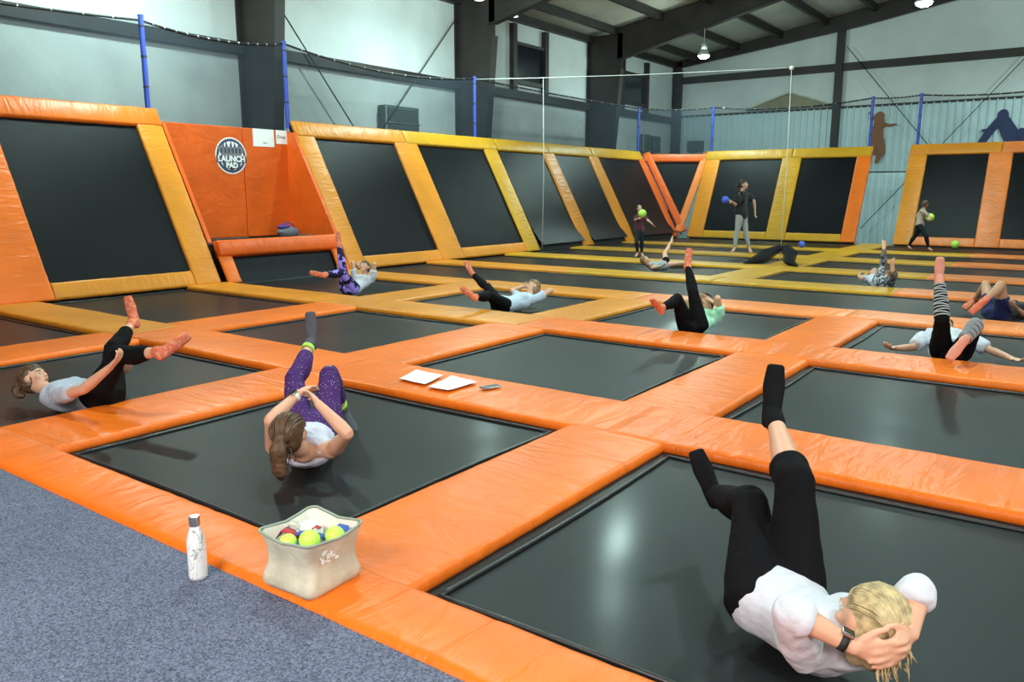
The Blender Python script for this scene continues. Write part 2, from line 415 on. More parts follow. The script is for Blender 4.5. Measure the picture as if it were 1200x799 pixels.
# joint positions of every figure, in metres in the hall: height, then pelvis, neck, left, front, head, face, then both sides
PEOPLE = {
 'p1': [(1.66, 0, 0), (-0.799, 2.715, 0.12), (-0.479, 2.474, 0.162), (-0.602, -0.799, -0), (-0.083, 0.063, 0.995), (-0.444, 2.473, 0.264), (-0.85, 0.524, 0.052), (-0.607, 2.363, 0.158), (-0.851, 2.647, 0.12), (-0.613, 2.242, 0.342), (-0.441, 2.288, 0.268), (-0.343, 2.331, 0.255), (-0.981, 2.941, 0.362), (-1.238, 3.228, 0.246), (-1.319, 3.248, 0.396), (-0.408, 2.628, 0.158), (-0.748, 2.783, 0.12), (-0.328, 2.556, 0.367), (-0.318, 2.43, 0.283), (-0.349, 2.314, 0.258), (-0.81, 2.903, 0.499), (-1.004, 3.222, 0.65), (-1.006, 3.258, 0.817)],
 'p2': [(1.64, 0, 0), (-3.804, 3.129, 0.12), (-3.474, 2.784, 0.123), (-0.723, -0.69, -0), (-0.005, 0.005, 1), (-3.432, 2.676, 0.272), (-0.403, 0.905, 0.134), (-3.617, 2.696, 0.123), (-3.865, 3.07, 0.12), (-3.51, 2.6, 0.349), (-3.533, 2.815, 0.449), (-3.581, 2.955, 0.469), (-4.121, 3.255, 0.362), (-4.307, 3.556, 0.544), (-4.329, 3.566, 0.712), (-3.38, 2.922, 0.123), (-3.743, 3.187, 0.12), (-3.173, 2.841, 0.274), (-3.368, 2.819, 0.41), (-3.5, 2.867, 0.458), (-3.936, 3.391, 0.401), (-4.053, 3.598, 0.083), (-3.927, 3.554, 0)],
 'p3': [(1.65, 0, 0), (-5.781, 2.827, 0.09), (-6.24, 2.687, 0.083), (-0.292, 0.957, 0), (-0.015, -0.004, 1), (-6.395, 2.631, 0.178), (0.721, 0.504, 0.476), (-6.255, 2.855, 0.083), (-5.806, 2.908, 0.09), (-6.418, 3.066, 0.042), (-6.286, 3.255, 0.11), (-6.164, 3.253, 0.197), (-6.032, 3.062, 0.382), (-6.254, 3.361, 0.528), (-6.288, 3.338, 0.693), (-5.797, 2.527, 0.15), (-5.756, 2.745, 0.09), (-5.496, 2.565, 0.236), (-5.291, 2.651, 0.397), (-5.227, 2.687, 0.464), (-5.572, 2.873, 0.421), (-5.188, 2.977, 0.468), (-5.13, 3.104, 0.565)],
 'p4': [(1.62, 0, 0), (-9.579, 8.749, 0.05), (-9.686, 9.192, 0.17), (0.972, 0.235, 0), (0.06, -0.247, 0.967), (-9.703, 9.198, 0.356), (0.159, -0.841, 0.517), (-9.521, 9.198, 0.161), (-9.498, 8.769, 0.05), (-9.464, 9.2, 0.42), (-9.653, 9.282, 0.306), (-9.776, 9.308, 0.382), (-9.485, 8.499, 0.335), (-9.451, 8.108, 0.329), (-9.556, 7.988, 0.377), (-9.836, 9.122, 0.161), (-9.66, 8.729, 0.05), (-9.881, 9.105, 0.422), (-9.992, 9.297, 0.343), (-9.993, 9.437, 0.391), (-9.709, 8.725, 0.44), (-9.924, 8.861, 0.739), (-9.925, 8.871, 0.905)],
 'p5': [(1.66, 0, 0), (-6.485, 8.675, 0.05), (-6.35, 9.135, 0.106), (0.959, -0.282, -0), (-0.033, -0.111, 0.993), (-6.378, 9.259, 0.249), (-0.519, -0.74, 0.427), (-6.201, 9.055, 0.102), (-6.403, 8.651, 0.05), (-6.051, 9.245, 0.225), (-6.273, 9.32, 0.165), (-6.395, 9.37, 0.237), (-6.422, 8.289, 0.224), (-6.338, 7.896, 0.249), (-6.446, 7.823, 0.36), (-6.519, 9.149, 0.102), (-6.568, 8.699, 0.05), (-6.751, 9.278, 0.16), (-6.738, 9.516, 0.2), (-6.617, 9.603, 0.225), (-6.877, 8.858, 0.253), (-7.232, 8.974, 0.403), (-7.298, 8.936, 0.556)],
 'p6': [(1.65, 0, 0), (-3.618, 8.49, 0.06), (-3.643, 8.964, 0.128), (0.999, 0.053, 0), (0.007, -0.14, 0.99), (-3.712, 9.062, 0.275), (-0.098, -0.92, 0.38), (-3.476, 8.938, 0.123), (-3.533, 8.494, 0.06), (-3.467, 8.813, 0.362), (-3.571, 9.006, 0.262), (-3.687, 9.074, 0.328), (-3.638, 8.499, 0.446), (-3.817, 8.736, 0.714), (-3.804, 8.754, 0.883), (-3.806, 8.921, 0.123), (-3.703, 8.485, 0.06), (-3.825, 8.721, 0.303), (-3.789, 8.953, 0.353), (-3.74, 9.095, 0.342), (-3.717, 8.261, 0.391), (-3.723, 7.866, 0.331), (-3.748, 7.742, 0.444)],
 'p7': [(1.45, 0, 0), (-7.305, 15.487, 0.05), (-7.388, 15.074, 0.08), (-0.98, 0.197, -0), (0.014, 0.07, 0.997), (-7.51, 15.023, 0.183), (0.889, 0.161, 0.428), (-7.525, 15.133, 0.078), (-7.379, 15.502, 0.05), (-7.385, 15.322, 0.111), (-7.325, 15.524, 0.1), (-7.261, 15.634, 0.132), (-7.032, 15.478, 0.101), (-6.955, 15.821, 0.098), (-6.866, 15.918, 0.168), (-7.24, 15.076, 0.078), (-7.232, 15.472, 0.05), (-7.264, 14.842, 0.047), (-7.061, 14.811, 0.095), (-6.939, 14.787, 0.137), (-7.387, 15.682, 0.286), (-7.385, 15.955, 0.507), (-7.425, 16.03, 0.63)],
 'p11': [(1.62, 0, 0), (-2.839, 14.559, 0.05), (-3.071, 14.968, 0.085), (0.87, 0.494, 0), (0.037, -0.065, 0.997), (-3.105, 15.134, 0.162), (0.515, -0.707, 0.484), (-2.914, 15.018, 0.083), (-2.767, 14.6, 0.05), (-2.815, 15.261, 0.048), (-2.834, 15.493, 0.088), (-2.955, 15.5, 0.172), (-2.616, 14.286, 0.231), (-2.581, 13.916, 0.359), (-2.59, 13.892, 0.524), (-3.195, 14.858, 0.083), (-2.912, 14.518, 0.05), (-3.179, 14.595, 0.113), (-3.284, 14.805, 0.133), (-3.262, 14.942, 0.183), (-2.897, 14.805, 0.318), (-2.859, 14.562, 0.624), (-2.892, 14.686, 0.731)],
 'p12': [(1.68, 0, 0), (-1.003, 8.484, 0.07), (-1.118, 8.951, 0.156), (0.971, 0.241, 0), (0.042, -0.171, 0.984), (-1.156, 9.137, 0.197), (0.433, -0.596, 0.676), (-0.947, 8.958, 0.15), (-0.919, 8.505, 0.07), (-0.713, 8.843, 0.063), (-0.511, 8.711, 0.022), (-0.4, 8.606, 0.025), (-0.796, 8.274, 0.382), (-0.841, 7.883, 0.278), (-0.918, 7.805, 0.144), (-1.273, 8.877, 0.15), (-1.087, 8.464, 0.07), (-1.352, 8.634, 0.048), (-1.503, 8.442, 0.052), (-1.539, 8.298, 0.088), (-1.07, 8.237, 0.408), (-1.151, 8.444, 0.749), (-1.155, 8.456, 0.922)],
 'p13': [(1.68, 0, 0), (-0.912, 11.676, 0.06), (-0.63, 12.074, 0.092), (0.816, -0.578, 0), (-0.038, -0.053, 0.998), (-0.556, 12.222, 0.192), (-0.36, -0.742, 0.566), (-0.513, 11.948, 0.09), (-0.841, 11.626, 0.06), (-0.601, 11.69, 0.054), (-0.687, 11.485, 0.156), (-0.758, 11.376, 0.236), (-0.885, 11.48, 0.438), (-1.007, 11.127, 0.275), (-1.118, 11.1, 0.145), (-0.787, 12.142, 0.09), (-0.982, 11.726, 0.06), (-0.77, 12.413, 0.132), (-0.882, 12.628, 0.099), (-0.953, 12.763, 0.102), (-1.091, 11.953, 0.38), (-1.22, 12.261, 0.147), (-1.298, 12.125, 0.075)],
 'p9': [(1.85, 0, 0), (-7.679, 20.916, 1.018), (-7.686, 20.911, 1.556), (0.013, 1, 0.009), (1, -0.013, 0.014), (-7.66, 20.918, 1.768), (0.992, 0.078, 0.097), (-7.683, 21.096, 1.519), (-7.677, 21.011, 1.019), (-7.453, 21.175, 1.338), (-7.409, 21.184, 1.072), (-7.398, 21.183, 0.905), (-7.584, 21.023, 0.58), (-7.474, 21.032, 0.146), (-7.37, 20.915, 0.038), (-7.688, 20.726, 1.515), (-7.68, 20.82, 1.017), (-7.735, 20.599, 1.245), (-7.759, 20.346, 1.335), (-7.788, 20.182, 1.358), (-7.719, 20.784, 0.572), (-7.752, 20.741, 0.127), (-7.751, 20.561, 0.065)],
 'p8': [(1.36, 0, 0), (-9.26, 18.182, 0.628), (-9.275, 18.185, 1.023), (-0.031, 0.999, -0.01), (0.999, 0.031, 0.037), (-9.297, 18.177, 1.178), (0.919, -0.362, 0.155), (-9.278, 18.321, 0.993), (-9.262, 18.252, 0.627), (-9.1, 18.22, 0.905), (-8.935, 18.177, 0.805), (-8.847, 18.145, 0.724), (-9.158, 18.09, 0.359), (-9.223, 18.238, 0.072), (-9.129, 18.149, 0.017), (-9.27, 18.049, 0.996), (-9.258, 18.112, 0.629), (-9.242, 17.855, 0.891), (-9.09, 17.737, 0.939), (-8.98, 17.701, 0.983), (-9.211, 17.918, 0.366), (-9.259, 18.075, 0.08), (-9.239, 17.948, 0.025)],
 'p10': [(1.44, 0, 0), (-3.931, 24.38, 0.68), (-3.888, 24.42, 1.095), (0.126, 0.986, -0.108), (0.987, -0.136, -0.088), (-3.848, 24.428, 1.256), (0.584, 0.81, -0.058), (-3.873, 24.559, 1.049), (-3.922, 24.453, 0.672), (-4.058, 24.525, 0.906), (-3.952, 24.69, 0.833), (-3.835, 24.743, 0.857), (-4.061, 24.55, 0.367), (-4.216, 24.703, 0.094), (-4.128, 24.59, 0.056), (-3.91, 24.275, 1.08), (-3.94, 24.307, 0.688), (-3.721, 24.3, 0.941), (-3.654, 24.135, 0.831), (-3.735, 24.23, 0.872), (-3.74, 24.324, 0.403), (-3.68, 24.447, 0.082), (-3.577, 24.346, 0.045)],
}
for person_key in list(PEOPLE):
    rows = PEOPLE[person_key]
    J = {'h': rows[0][0]}
    for i, k in enumerate(('pel', 'neck', 'left', 'front', 'head', 'face')):
        J[k] = rows[1 + i]
    for a, sd in enumerate('LR'):
        for b_, j in enumerate(('sh', 'hip', 'el', 'wr', 'ha', 'kn', 'an', 'to')):
            J[j + sd] = rows[7 + a * 8 + b_]
    PEOPLE[person_key] = J
# ================================================================== THE BUILDING
XW, YB = -15.5, 33.4
XR, YF = 14.0, -8.0
RIDGE = 3.0
def zr(x):                                   # underside of the roof sheet
    return 7.05 + 0.167 * (min(x, 2 * RIDGE - x) - XW)

obj('floor', BX(-9.5, 9, YF, 1.76, -0.95, 0.045, bev=.01), M['carpet'], kind='structure', smooth=False, label='blue-grey loop pile carpet floor beside the trampolines')
obj('floor', BX(XW, XR, YF, YB, -1.05, -0.95), M['concrete'], kind='structure', smooth=False)
obj('wall_left', BX(XW - .2, XW, YF, YB, -1.0, zr(XW) + .15), M['insul'], kind='structure', smooth=False, label='white insulated hall wall behind the leaning trampolines')
obj('wall_front', BX(XW, XR, YF - .2, YF, -1.0, 10.3), M['insul'], kind='structure', smooth=False)
obj('wall_right', BX(XR, XR + .2, YF, YB, -1.0, zr(XR) + .2), M['insul'], kind='structure', smooth=False)
# back wall: white insulation above, ribbed steel below
bm = bmesh.new()
prism(bm, [(XW, YB + .05, 4.78), (XR, YB + .05, 4.78), (XR, YB + .05, zr(XR)), (RIDGE, YB + .05, zr(RIDGE)), (XW, YB + .05, zr(XW))], (0, .15, 0))
back = obj('wall_back', bm, M['insul'], kind='structure', smooth=False, label='white insulated end wall above the ribbed steel')
# ribbed sheet with real ribs
bm = bmesh.new()
x = XW
prof = []
while x < XR:
    prof += [(x, 0), (x + .18, 0), (x + .20, -.055), (x + .235, -.055)]
    x += .25
a = [bm.verts.new((px, YB + py, -1.0)) for px, py in prof]
b = [bm.verts.new((px, YB + py, 4.8)) for px, py in prof]
for i in range(len(a) - 1):
    bm.faces.new((a[i], a[i + 1], b[i + 1], b[i]))
obj('ribbed_sheet', bm, M['rib'], parent=back, W=Matrix.Identity(4), smooth=False, label='pale blue ribbed steel lower wall')
obj('wall_trim', BX(XW, XR, YB - .05, YB + .02, 4.76, 4.84), M['steel'], parent=back, smooth=False)
# roof
bm = bmesh.new()
prism(bm, [(XW - .2, YF - .2, zr(XW)), (RIDGE, YF - .2, zr(RIDGE)), (XR + .2, YF - .2, zr(XR)), (XR + .2, YF - .2, zr(XR) + .2), (RIDGE, YF - .2, zr(RIDGE) + .2), (XW - .2, YF - .2, zr(XW) + .2)], (0, YB - YF + .6, 0))
roof = obj('ceiling', bm, M['roofins'], kind='structure', smooth=False, label='pitched roof lined with tan insulation between dark purlins')
# purlins
px = -14.4
while px < RIDGE - .5:
    z = zr(px)
    obj('purlin', BX(px - .035, px + .10, YF, YB, z - .24, z + .01), M['steel'], parent=roof, smooth=False)
    px += 1.72
# rigid frames: tapered column + tapered rafter
def rigid_frame(y, end=False, cols=True):
    fr = thing('steel_frame', (XW + .4, y, -.95), 'dark steel column and sloping rafter ' + FRNAME[round(y)], 'steel frame', 'steel portal frames of the hall')
    bm = bmesh.new()
    w = .13 if not end else .1
    xb, xt, zk = (-14.75, -14.12, 5.85) if not end else (-15.15, -15.1, 6.7)
    zt = zr(XW)
    # web and flanges of the column
    prism(bm, [(XW + .02, y - .02, -.95), (xb, y - .02, -.95), (xt, y - .02, zk), (xt, y - .02, zt), (XW + .02, y - .02, zt)], (0, .04, 0))
    prism(bm, [(xb - .02, y - w, -.95), (xb + .01, y - w, -.95), (xt + .01, y - w, zk), (xt - .02, y - w, zk)], (0, 2 * w, 0))
    box(bm, XW + .01, XW + .05, y - w, y + w, -.95, zt)
    obj('column', bm, M['steel'], parent=fr, W=Matrix.Identity(4), smooth=False)
    bm = bmesh.new()
    sl = .167
    d0, d1 = (1.12, .75) if not end else (.30, .62)
    xm = -8.0
    def low(x):
        if x < xm: return zr(x) - d0 + (d0 - d1) * (x - xt) / (xm - xt)
        return zr(x) - d1
    P = [(xt - .2, low(xt)), (xt, low(xt)), (xm, low(xm)), (RIDGE, low(RIDGE)), (XR, zr(XR) - d0)]
    T = [(XR, zr(XR)), (RIDGE, zr(RIDGE)), (xt - .2, zr(xt - .2))]
    prism(bm, [(p, y - .02, q) for p, q in P + T], (0, .04, 0))
    for (p0, q0), (p1, q1) in zip(P, P[1:]):
        prism(bm, [(p0, y - w, q0), (p1, y - w, q1), (p1, y - w, q1 + .03), (p0, y - w, q0 + .03)], (0, 2 * w, 0))
    obj('rafter', bm, M['steel'], parent=fr, W=Matrix.Identity(4), smooth=False)
    return fr
FRNAME = {4: 'of the bay nearest the camera', 11: 'behind the logo wall', 19: 'rising behind the tallest blue post', 26: 'beside the dark square window', 33: 'against the end wall'}
for y in (3.9, 11.3, 18.6, 26.0): rigid_frame(y)
rigid_frame(33.15, end=True)
obj('wall_post', BX(-8.78, -8.52, YB - .3, YB - .05, -.95, zr(-8.6) - .4), M['steel'], smooth=False, label='dark steel wall post in the middle of the end wall', cat='post')
# girts
GN = {-8: 'nearest, left of the picture', 4: 'behind the big leaning trampoline', 11: 'right of the logo wall', 19: 'under the first dark window', 26: 'under the second dark window'}
for y0, y1 in ((YF, 3.8), (4.0, 11.2), (11.4, 18.5), (18.7, 25.9), (26.1, 33.0)):
    obj('wall_girt', BX(XW, XW + .2, y0, y1, 4.50, 4.74), M['steel'], smooth=False, cat='beam', group='horizontal girts of the side wall', label='dark steel girt on the white side wall, ' + GN[round(y0)])
obj('wall_girt', BX(XW, XR, YB - .22, YB - .02, 6.15, 6.42), M['steel'], smooth=False, label='dark horizontal steel girt across the white end wall', cat='beam')
obj('eave_beam', BX(XW, XW + .2, YF, YB, 6.82, 7.05), M['steel'], smooth=False, label='dark eave beam along the top of the side wall', cat='beam')
# bracing rods
def rod(p, q, label, r=.016, mat='steel'):
    obj('brace_rod', TB([p, q], r, 6), M[mat], label=label, cat='rod')
rod((XW + .27, 11.9, 5.9), (XW + .27, 14.9, 2.4), 'thin dark bracing rod slanting down right of the logo wall column')
rod((XW + .36, 18.2, 6.4), (XW + .36, 15.0, 3.0), 'thin dark bracing rod slanting down to the grey wall heater')
rod((-8.4, YB - .27, 7.0), (-3.6, YB - .27, 1.2), 'thin bracing rod slanting down right across the ribbed end wall')
rod((-1.8, YB - .33, 7.0), (-7.4, YB - .33, .2), 'thin bracing rod slanting down left across the ribbed end wall')
# small louvre windows in the side wall
def wall_window(n, y0, y1, z0, z1):
    x = XW + .02
    t = obj('window_%d' % n, BX(x, x + .03, y0 + .2, y1 - .15, z0 + .32, z1 - .22), M['glass'], kind='structure', smooth=False, label='dark square window high in the white side wall')
    for yy in (y0, y1 - .16):
        obj('window_frame', BX(x, x + .16, yy, yy + .2, z0 - .15, z1 + .35), M['steel'], parent=t, smooth=False)
    obj('window_frame', BX(x, x + .12, y0 + .2, y1 - .15, z0 + .22, z0 + .34), M['steel'], parent=t, smooth=False)
    obj('window_frame', BX(x, x + .12, y0 + .2, y1 - .15, z1 - .26, z1 - .16), M['steel'], parent=t, smooth=False)
wall_window(1, 21.15, 23.1, 4.75, 6.4)
wall_window(2, 28.3, 30.5, 4.75, 6.35)
# wall heaters
def heater(y0, y1, z0, z1, label, rows):
    x = XW + .02
    t = thing('wall_heater', (x, (y0 + y1) / 2, z0), label, 'heater')
    obj('casing', BX(x, x + .28, y0, y1, z0, z1, bev=.01), M['grille'], parent=t, smooth=False)
    for r in range(rows):
        a = z0 + (z1 - z0) * r / rows + .03
        b = z0 + (z1 - z0) * (r + 1) / rows - .03
        g = bmesh.new()
        k = a
        while k < b - .03:
            box(g, x + .28, x + .30, y0 + .05, y1 - .05, k, k + .02)
            k += .05
        obj('grille', g, M['grille'], parent=t, smooth=False)
    if rows > 1:
        obj('trim_strip', BX(x + .28, x + .31, y0, y1, (z0 + z1) / 2 - .03, (z0 + z1) / 2 + .01), M['silver'], parent=t, smooth=False)
    obj('edge_strip', BX(x + .28, x + .31, y0 - .02, y0 + .02, z0, z1), M['silver'], parent=t, smooth=False)
    return t
heater(15.35, 16.6, 2.95, 3.80, 'grey two-row wall heater above the leaning trampolines', 2)
heater(29.9, 30.6, 3.2, 3.88, 'left one of the two small grey wall boxes near the far corner', 1)
heater(30.8, 31.5, 3.2, 3.86, 'right one of the two small grey wall boxes near the far corner', 1)
obj('vent_box', BX(-14.75, -14.05, YB - .25, YB - .04, 3.3, 3.75, bev=.02), M['grille'], smooth=False, label='small dark vent box on the end wall just right of the corner', cat='vent')
# tan gable
bm = bmesh.new()
prism(bm, [(-12.1, YB - .30, 4.90), (-10.45, YB - .30, 5.42), (-8.85, YB - .30, 4.90)], (0, .24, 0))
g = obj('gable_board', bm, M['tan'], smooth=False, label='low tan gable-shaped board on the end wall', cat='board')
bm = bmesh.new()
prism(bm, [(-12.2, YB - .33, 4.88), (-10.45, YB - .33, 5.44), (-8.75, YB - .33, 4.88), (-8.75, YB - .33, 4.94), (-10.45, YB - .33, 5.50), (-12.2, YB - .33, 4.94)], (0, .3, 0))
obj('gable_trim', bm, M['canvas'], parent=g, smooth=False)

# high-bay lamps
LN = ['hanging in front of the end wall corner', 'hanging near the top right over the far trampolines', 'hanging high over the side wall', 'over the middle rows',
      'over the nearer right rows', 'over the logo wall', 'over the nearer left rows', 'near the end wall, right of the picture', 'over the nearer right side']
def high_bay(i, x, y, z):
    t = thing('high_bay_lamp', (x, y, z), 'round high-bay lamp with bright reflector ' + LN[i], 'lamp', 'high-bay lamps')
    W = Matrix.Translation((x, y, z))
    obj('reflector', lathe(bmesh.new(), [(.21, 0), (.20, .02), (.15, .10), (.11, .20), (.10, .20), (.14, .10), (.19, .02), (.20, 0)][::-1], 24), M['alu'], parent=t, W=W)
    obj('bulb', lathe(bmesh.new(), [(.03, .20), (.16, .035), (.185, .0), (.17, -.05), (.10, -.09), (.02, -.10)][::-1], 24), M['glow'], parent=t, W=W)
    obj('ballast', BX(-.08, .08, -.08, .08, .20, .38, bev=.02), M['alu'], parent=t, W=W)
    obj('hanger', TB([(0, 0, .38), (0, 0, max(.5, zr(x) - z - .1))], .012, 6), M['alu'], parent=t, W=W)
    area('high_bay_light', (x, y, z - .12), .36, LAMP_POWER * .55, LAMP_COLOR)
    l = bpy.data.lights.new('bulb_light', 'POINT'); l.energy = LAMP_POWER * .8; l.color = LAMP_COLOR; l.shadow_soft_size = .16
    lo = bpy.data.objects.new('bulb_light', l); lo.location = (x, y, z - .24); COL.objects.link(lo)
for i, l in enumerate(LAMPS): high_bay(i, *l)
for lx, ly in ((-2.5, -2.2), (2.5, -1.6)):  # housings added to go with the fill lights, out of view
    ml = Matrix.Translation((lx, ly, 3.6)) @ Matrix.Rotation(math.radians(20), 4, 'Z') @ Matrix.Rotation(math.radians(28), 4, 'X')
    obj('fill_housing', BX(-1.55, 1.55, -.65, .65, .02, .12, bev=.01), M['alu'], W=ml, smooth=False, label='added housing of an unseen fill light behind the camera, ' + ('left' if lx < 0 else 'right') + ' of the two', cat='lamp')
dr = obj('added_door', BX(XR - .06, XR, 6.3, 11.7, -.95, 4.4), M['alu'], kind='structure', smooth=False)  # door panel made up to go with the added side light, unseen
# little floodlight on the rafter
t = thing('floodlight', (-13.5, 18.9, 6.35), 'small white twin floodlight under the roof beside the rafter', 'floodlight')
obj('housing', BX(-13.6, -13.4, 18.75, 18.85, 6.25, 6.45, bev=.02), M['black'], parent=t, smooth=False)
obj('lens', BX(-13.56, -13.44, 18.72, 18.76, 6.28, 6.42), mk('flood_lens', (.9, .9, .9), emis=(.9, 1, 1), estr=1.2), parent=t, smooth=False)

# ================================================================== TRAMPOLINE COURT
TOP, PT = 0.06, 0.065
ROWS = [(1.75, 2.10), (4.32, 5.08), (7.36, 8.14), (10.22, 11.0), (13.17, 13.95), (16.08, 16.85), (19.15, 19.95), (22.2, 22.95)]
ORD = ['front', 'second', 'third', 'fourth', 'fifth', 'sixth', 'seventh', 'eighth']
COLS = [(-8.75, -7.95), (-5.70, -4.92), (-2.70, -2.00), (0.36, 1.10)]
XB = -11.95                                     # foot of the leaning wall
def padmat(x, y):  # vinyl tint picked by position in the court
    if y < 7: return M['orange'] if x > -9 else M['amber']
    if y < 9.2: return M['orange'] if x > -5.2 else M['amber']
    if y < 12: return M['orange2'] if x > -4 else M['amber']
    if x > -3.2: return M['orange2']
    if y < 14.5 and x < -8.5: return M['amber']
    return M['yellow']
PCE = ['first', 'second', 'third', 'fourth']
# lengthwise pads, row by row
XS = [XB, -8.33, -5.31, -2.42, .73]
for r, (y0, y1) in enumerate(ROWS):
    if r == 0:
        xs = [-9.2, -5.45, .73]
    else:
        xs = XS
    for c in range(len(xs) - 1):
        x0, x1 = xs[c] + .004, xs[c + 1] - .004
        x1b = x1 + .02 if c % 2 == 0 else x1
        bm = cushion(x1b - x0, y1 - y0, PT + .004 * (c % 2), seed=r * 5 + c, wr=1.0 if r < 4 else .7, step=.07 if r < 3 else .12)
        cx, cy = (x0 + x1b) / 2, (y0 + y1) / 2
        lab = '%s padded cover in %s row from the carpet, %s from the leaning wall' % ('orange' if padmat(cx, cy) in (M['orange'], M['orange2']) else ('amber' if padmat(cx, cy) == M['amber'] else 'yellow'), ORD[r], PCE[c])
        if r == 0: lab = 'narrow orange edge pad along the carpet, %s piece from the far left' % PCE[c]
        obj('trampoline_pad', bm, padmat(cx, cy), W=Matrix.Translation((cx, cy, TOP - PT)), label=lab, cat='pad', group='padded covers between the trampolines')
# depthwise pads between rows
def depthpad(c, r0, r1, note=''):
    x0, x1 = COLS[c]
    y0, y1 = ROWS[r0][1] - .05 if r0 else ROWS[0][1] + .004, ROWS[r1][0] + .06 if r1 < 8 else 25.9
    if r0 == 0: y0 = ROWS[0][1] - .03
    Ld = y1 - y0
    bm = cushion(Ld, x1 - x0, PT - .004, seed=60 + c * 9 + r0, wr=.9)
    cx, cy = (x0 + x1) / 2, (y0 + y1) / 2
    W = Matrix.Translation((cx, cy, TOP - PT - .004)) @ Matrix.Rotation(PI / 2, 4, 'Z')
    fin = {8: 'end wall'}.get(r1, (ORD[r1] if r1 < 8 else '') + ' row')
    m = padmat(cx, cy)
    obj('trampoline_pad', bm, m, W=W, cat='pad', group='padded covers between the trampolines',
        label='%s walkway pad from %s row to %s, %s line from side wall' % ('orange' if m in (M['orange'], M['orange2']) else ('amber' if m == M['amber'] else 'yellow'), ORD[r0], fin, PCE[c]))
for c in range(4):
    for r in range(3): depthpad(c, r, r + 1)
for r in range(4, 8): depthpad(1, r, r + 1)
depthpad(3, 4, 5)
# dark frame under the pads
bm = bmesh.new()
for r, (y0, y1) in enumerate(ROWS):
    box(bm, XB + .1 if r else -9.1, 1.0, y0 + .06, y1 - .05, -.94, -.045)
for c, (x0, x1) in enumerate(COLS):
    box(bm, x0 + .06, x1 - .06, 2.0, 10.3, -.94, -.046)
    if c == 1: box(bm, x0 + .06, x1 - .06, 13.5, 25.9, -.94, -.046)
box(bm, .42, 1.04, 13.5, 16.3, -.94, -.046)
obj('court_frame', bm, M['black'], smooth=False, label='black steel frame carrying the floor trampolines under the pads', cat='frame')
# beds
SAGS = []
for J_ in PEOPLE.values():
    if J_['pel'][2] < .3:
        zb_ = J_['pel'][2] - .135
        for f_ in (0, .4, .8):
            SAGS.append((J_['pel'][0] + (J_['neck'][0] - J_['pel'][0]) * f_, J_['pel'][1] + (J_['neck'][1] - J_['pel'][1]) * f_, max(.015, -zb_) * (1 - .3 * f_), .40))
def bed(x0, x1, y0, y1, lab):
    t = thing('floor_trampoline', ((x0 + x1) / 2, (y0 + y1) / 2, -.04), lab, 'trampoline', 'floor trampolines')
    bm = bmesh.new()
    nx = max(8, int((x1 - x0) / .13)); ny = max(8, int((y1 - y0) / .13))
    def zz(x, y):
        u = min(x - x0, x1 - x, y - y0, y1 - y)
        s = -.012 * min(1, u / .8)
        dip = 0
        for sx, sy, d, rad in SAGS:
            dip = max(dip, d * math.exp(-((x - sx) ** 2 + (y - sy) ** 2) / (2 * rad * rad)))
        s -= dip * min(1, max(0, u) / .10)
        return s
    g = [[bm.verts.new((x0 + (x1 - x0) * i / nx, y0 + (y1 - y0) * j / ny, zz(x0 + (x1 - x0) * i / nx, y0 + (y1 - y0) * j / ny) + .0)) for j in range(ny + 1)] for i in range(nx + 1)]
    for i in range(nx):
        for j in range(ny):
            bm.faces.new((g[i][j], g[i + 1][j], g[i + 1][j + 1], g[i][j + 1]))
    obj('jump_mat', bm, M['bed'], parent=t)
    # webbing band around the mat and the slack skirt that covers the springs
    bm = bmesh.new()
    e = .10
    for a, b in (((x0 + e, y0 + e), (x1 - e, y0 + e)), ((x1 - e, y0 + e), (x1 - e, y1 - e)), ((x1 - e, y1 - e), (x0 + e, y1 - e)), ((x0 + e, y1 - e), (x0 + e, y0 + e))):
        dx, dy = b[0] - a[0], b[1] - a[1]
        n = 24
        pts = []
        for k in range(n + 1):
            f = k / n
            w = .02 * math.sin(PI * f)
            nx_, ny_ = (-dy, dx)
            l = math.hypot(dx, dy)
            pts.append((a[0] + dx * f + nx_ / l * w, a[1] + dy * f + ny_ / l * w, zz(a[0] + dx * f, a[1] + dy * f) + .006))
        tube(bm, pts, .012, 6)
    obj('edge_webbing', bm, M['webbing'], parent=t)
CN = ['first', 'second', 'third', 'fourth']
cells = [(XB, -8.75), (-7.95, -5.70), (-4.92, -2.70), (-2.0, .36)]
for r in range(3):
    for c, (x0, x1) in enumerate(cells):
        y0, y1 = ROWS[r][1], ROWS[r + 1][0]
        bed(x0 - .03, x1 + .03, y0 - .03, y1 + .03, 'black trampoline bed between the %s and %s pad rows, %s cell from the leaning wall' % (ORD[r], ORD[r + 1], CN[c]))
bed(XB, .9, ROWS[3][1] - .03, ROWS[4][0] + .03, 'long black trampoline lane between the fourth and fifth pad rows')
for r in range(4, 8):
    y0, y1 = ROWS[r][1] - .03, (ROWS[r + 1][0] if r < 7 else 25.9) + .03
    fin = ORD[r + 1] + ' rows' if r < 7 else 'row and end wall'
    bed(XB, -5.67, y0, y1, 'black trampoline lane between %s and %s, left of yellow walkway' % (ORD[r], fin))
    bed(-4.95, .9, y0, y1, 'black trampoline lane between %s and %s, right of yellow walkway' % (ORD[r], fin))

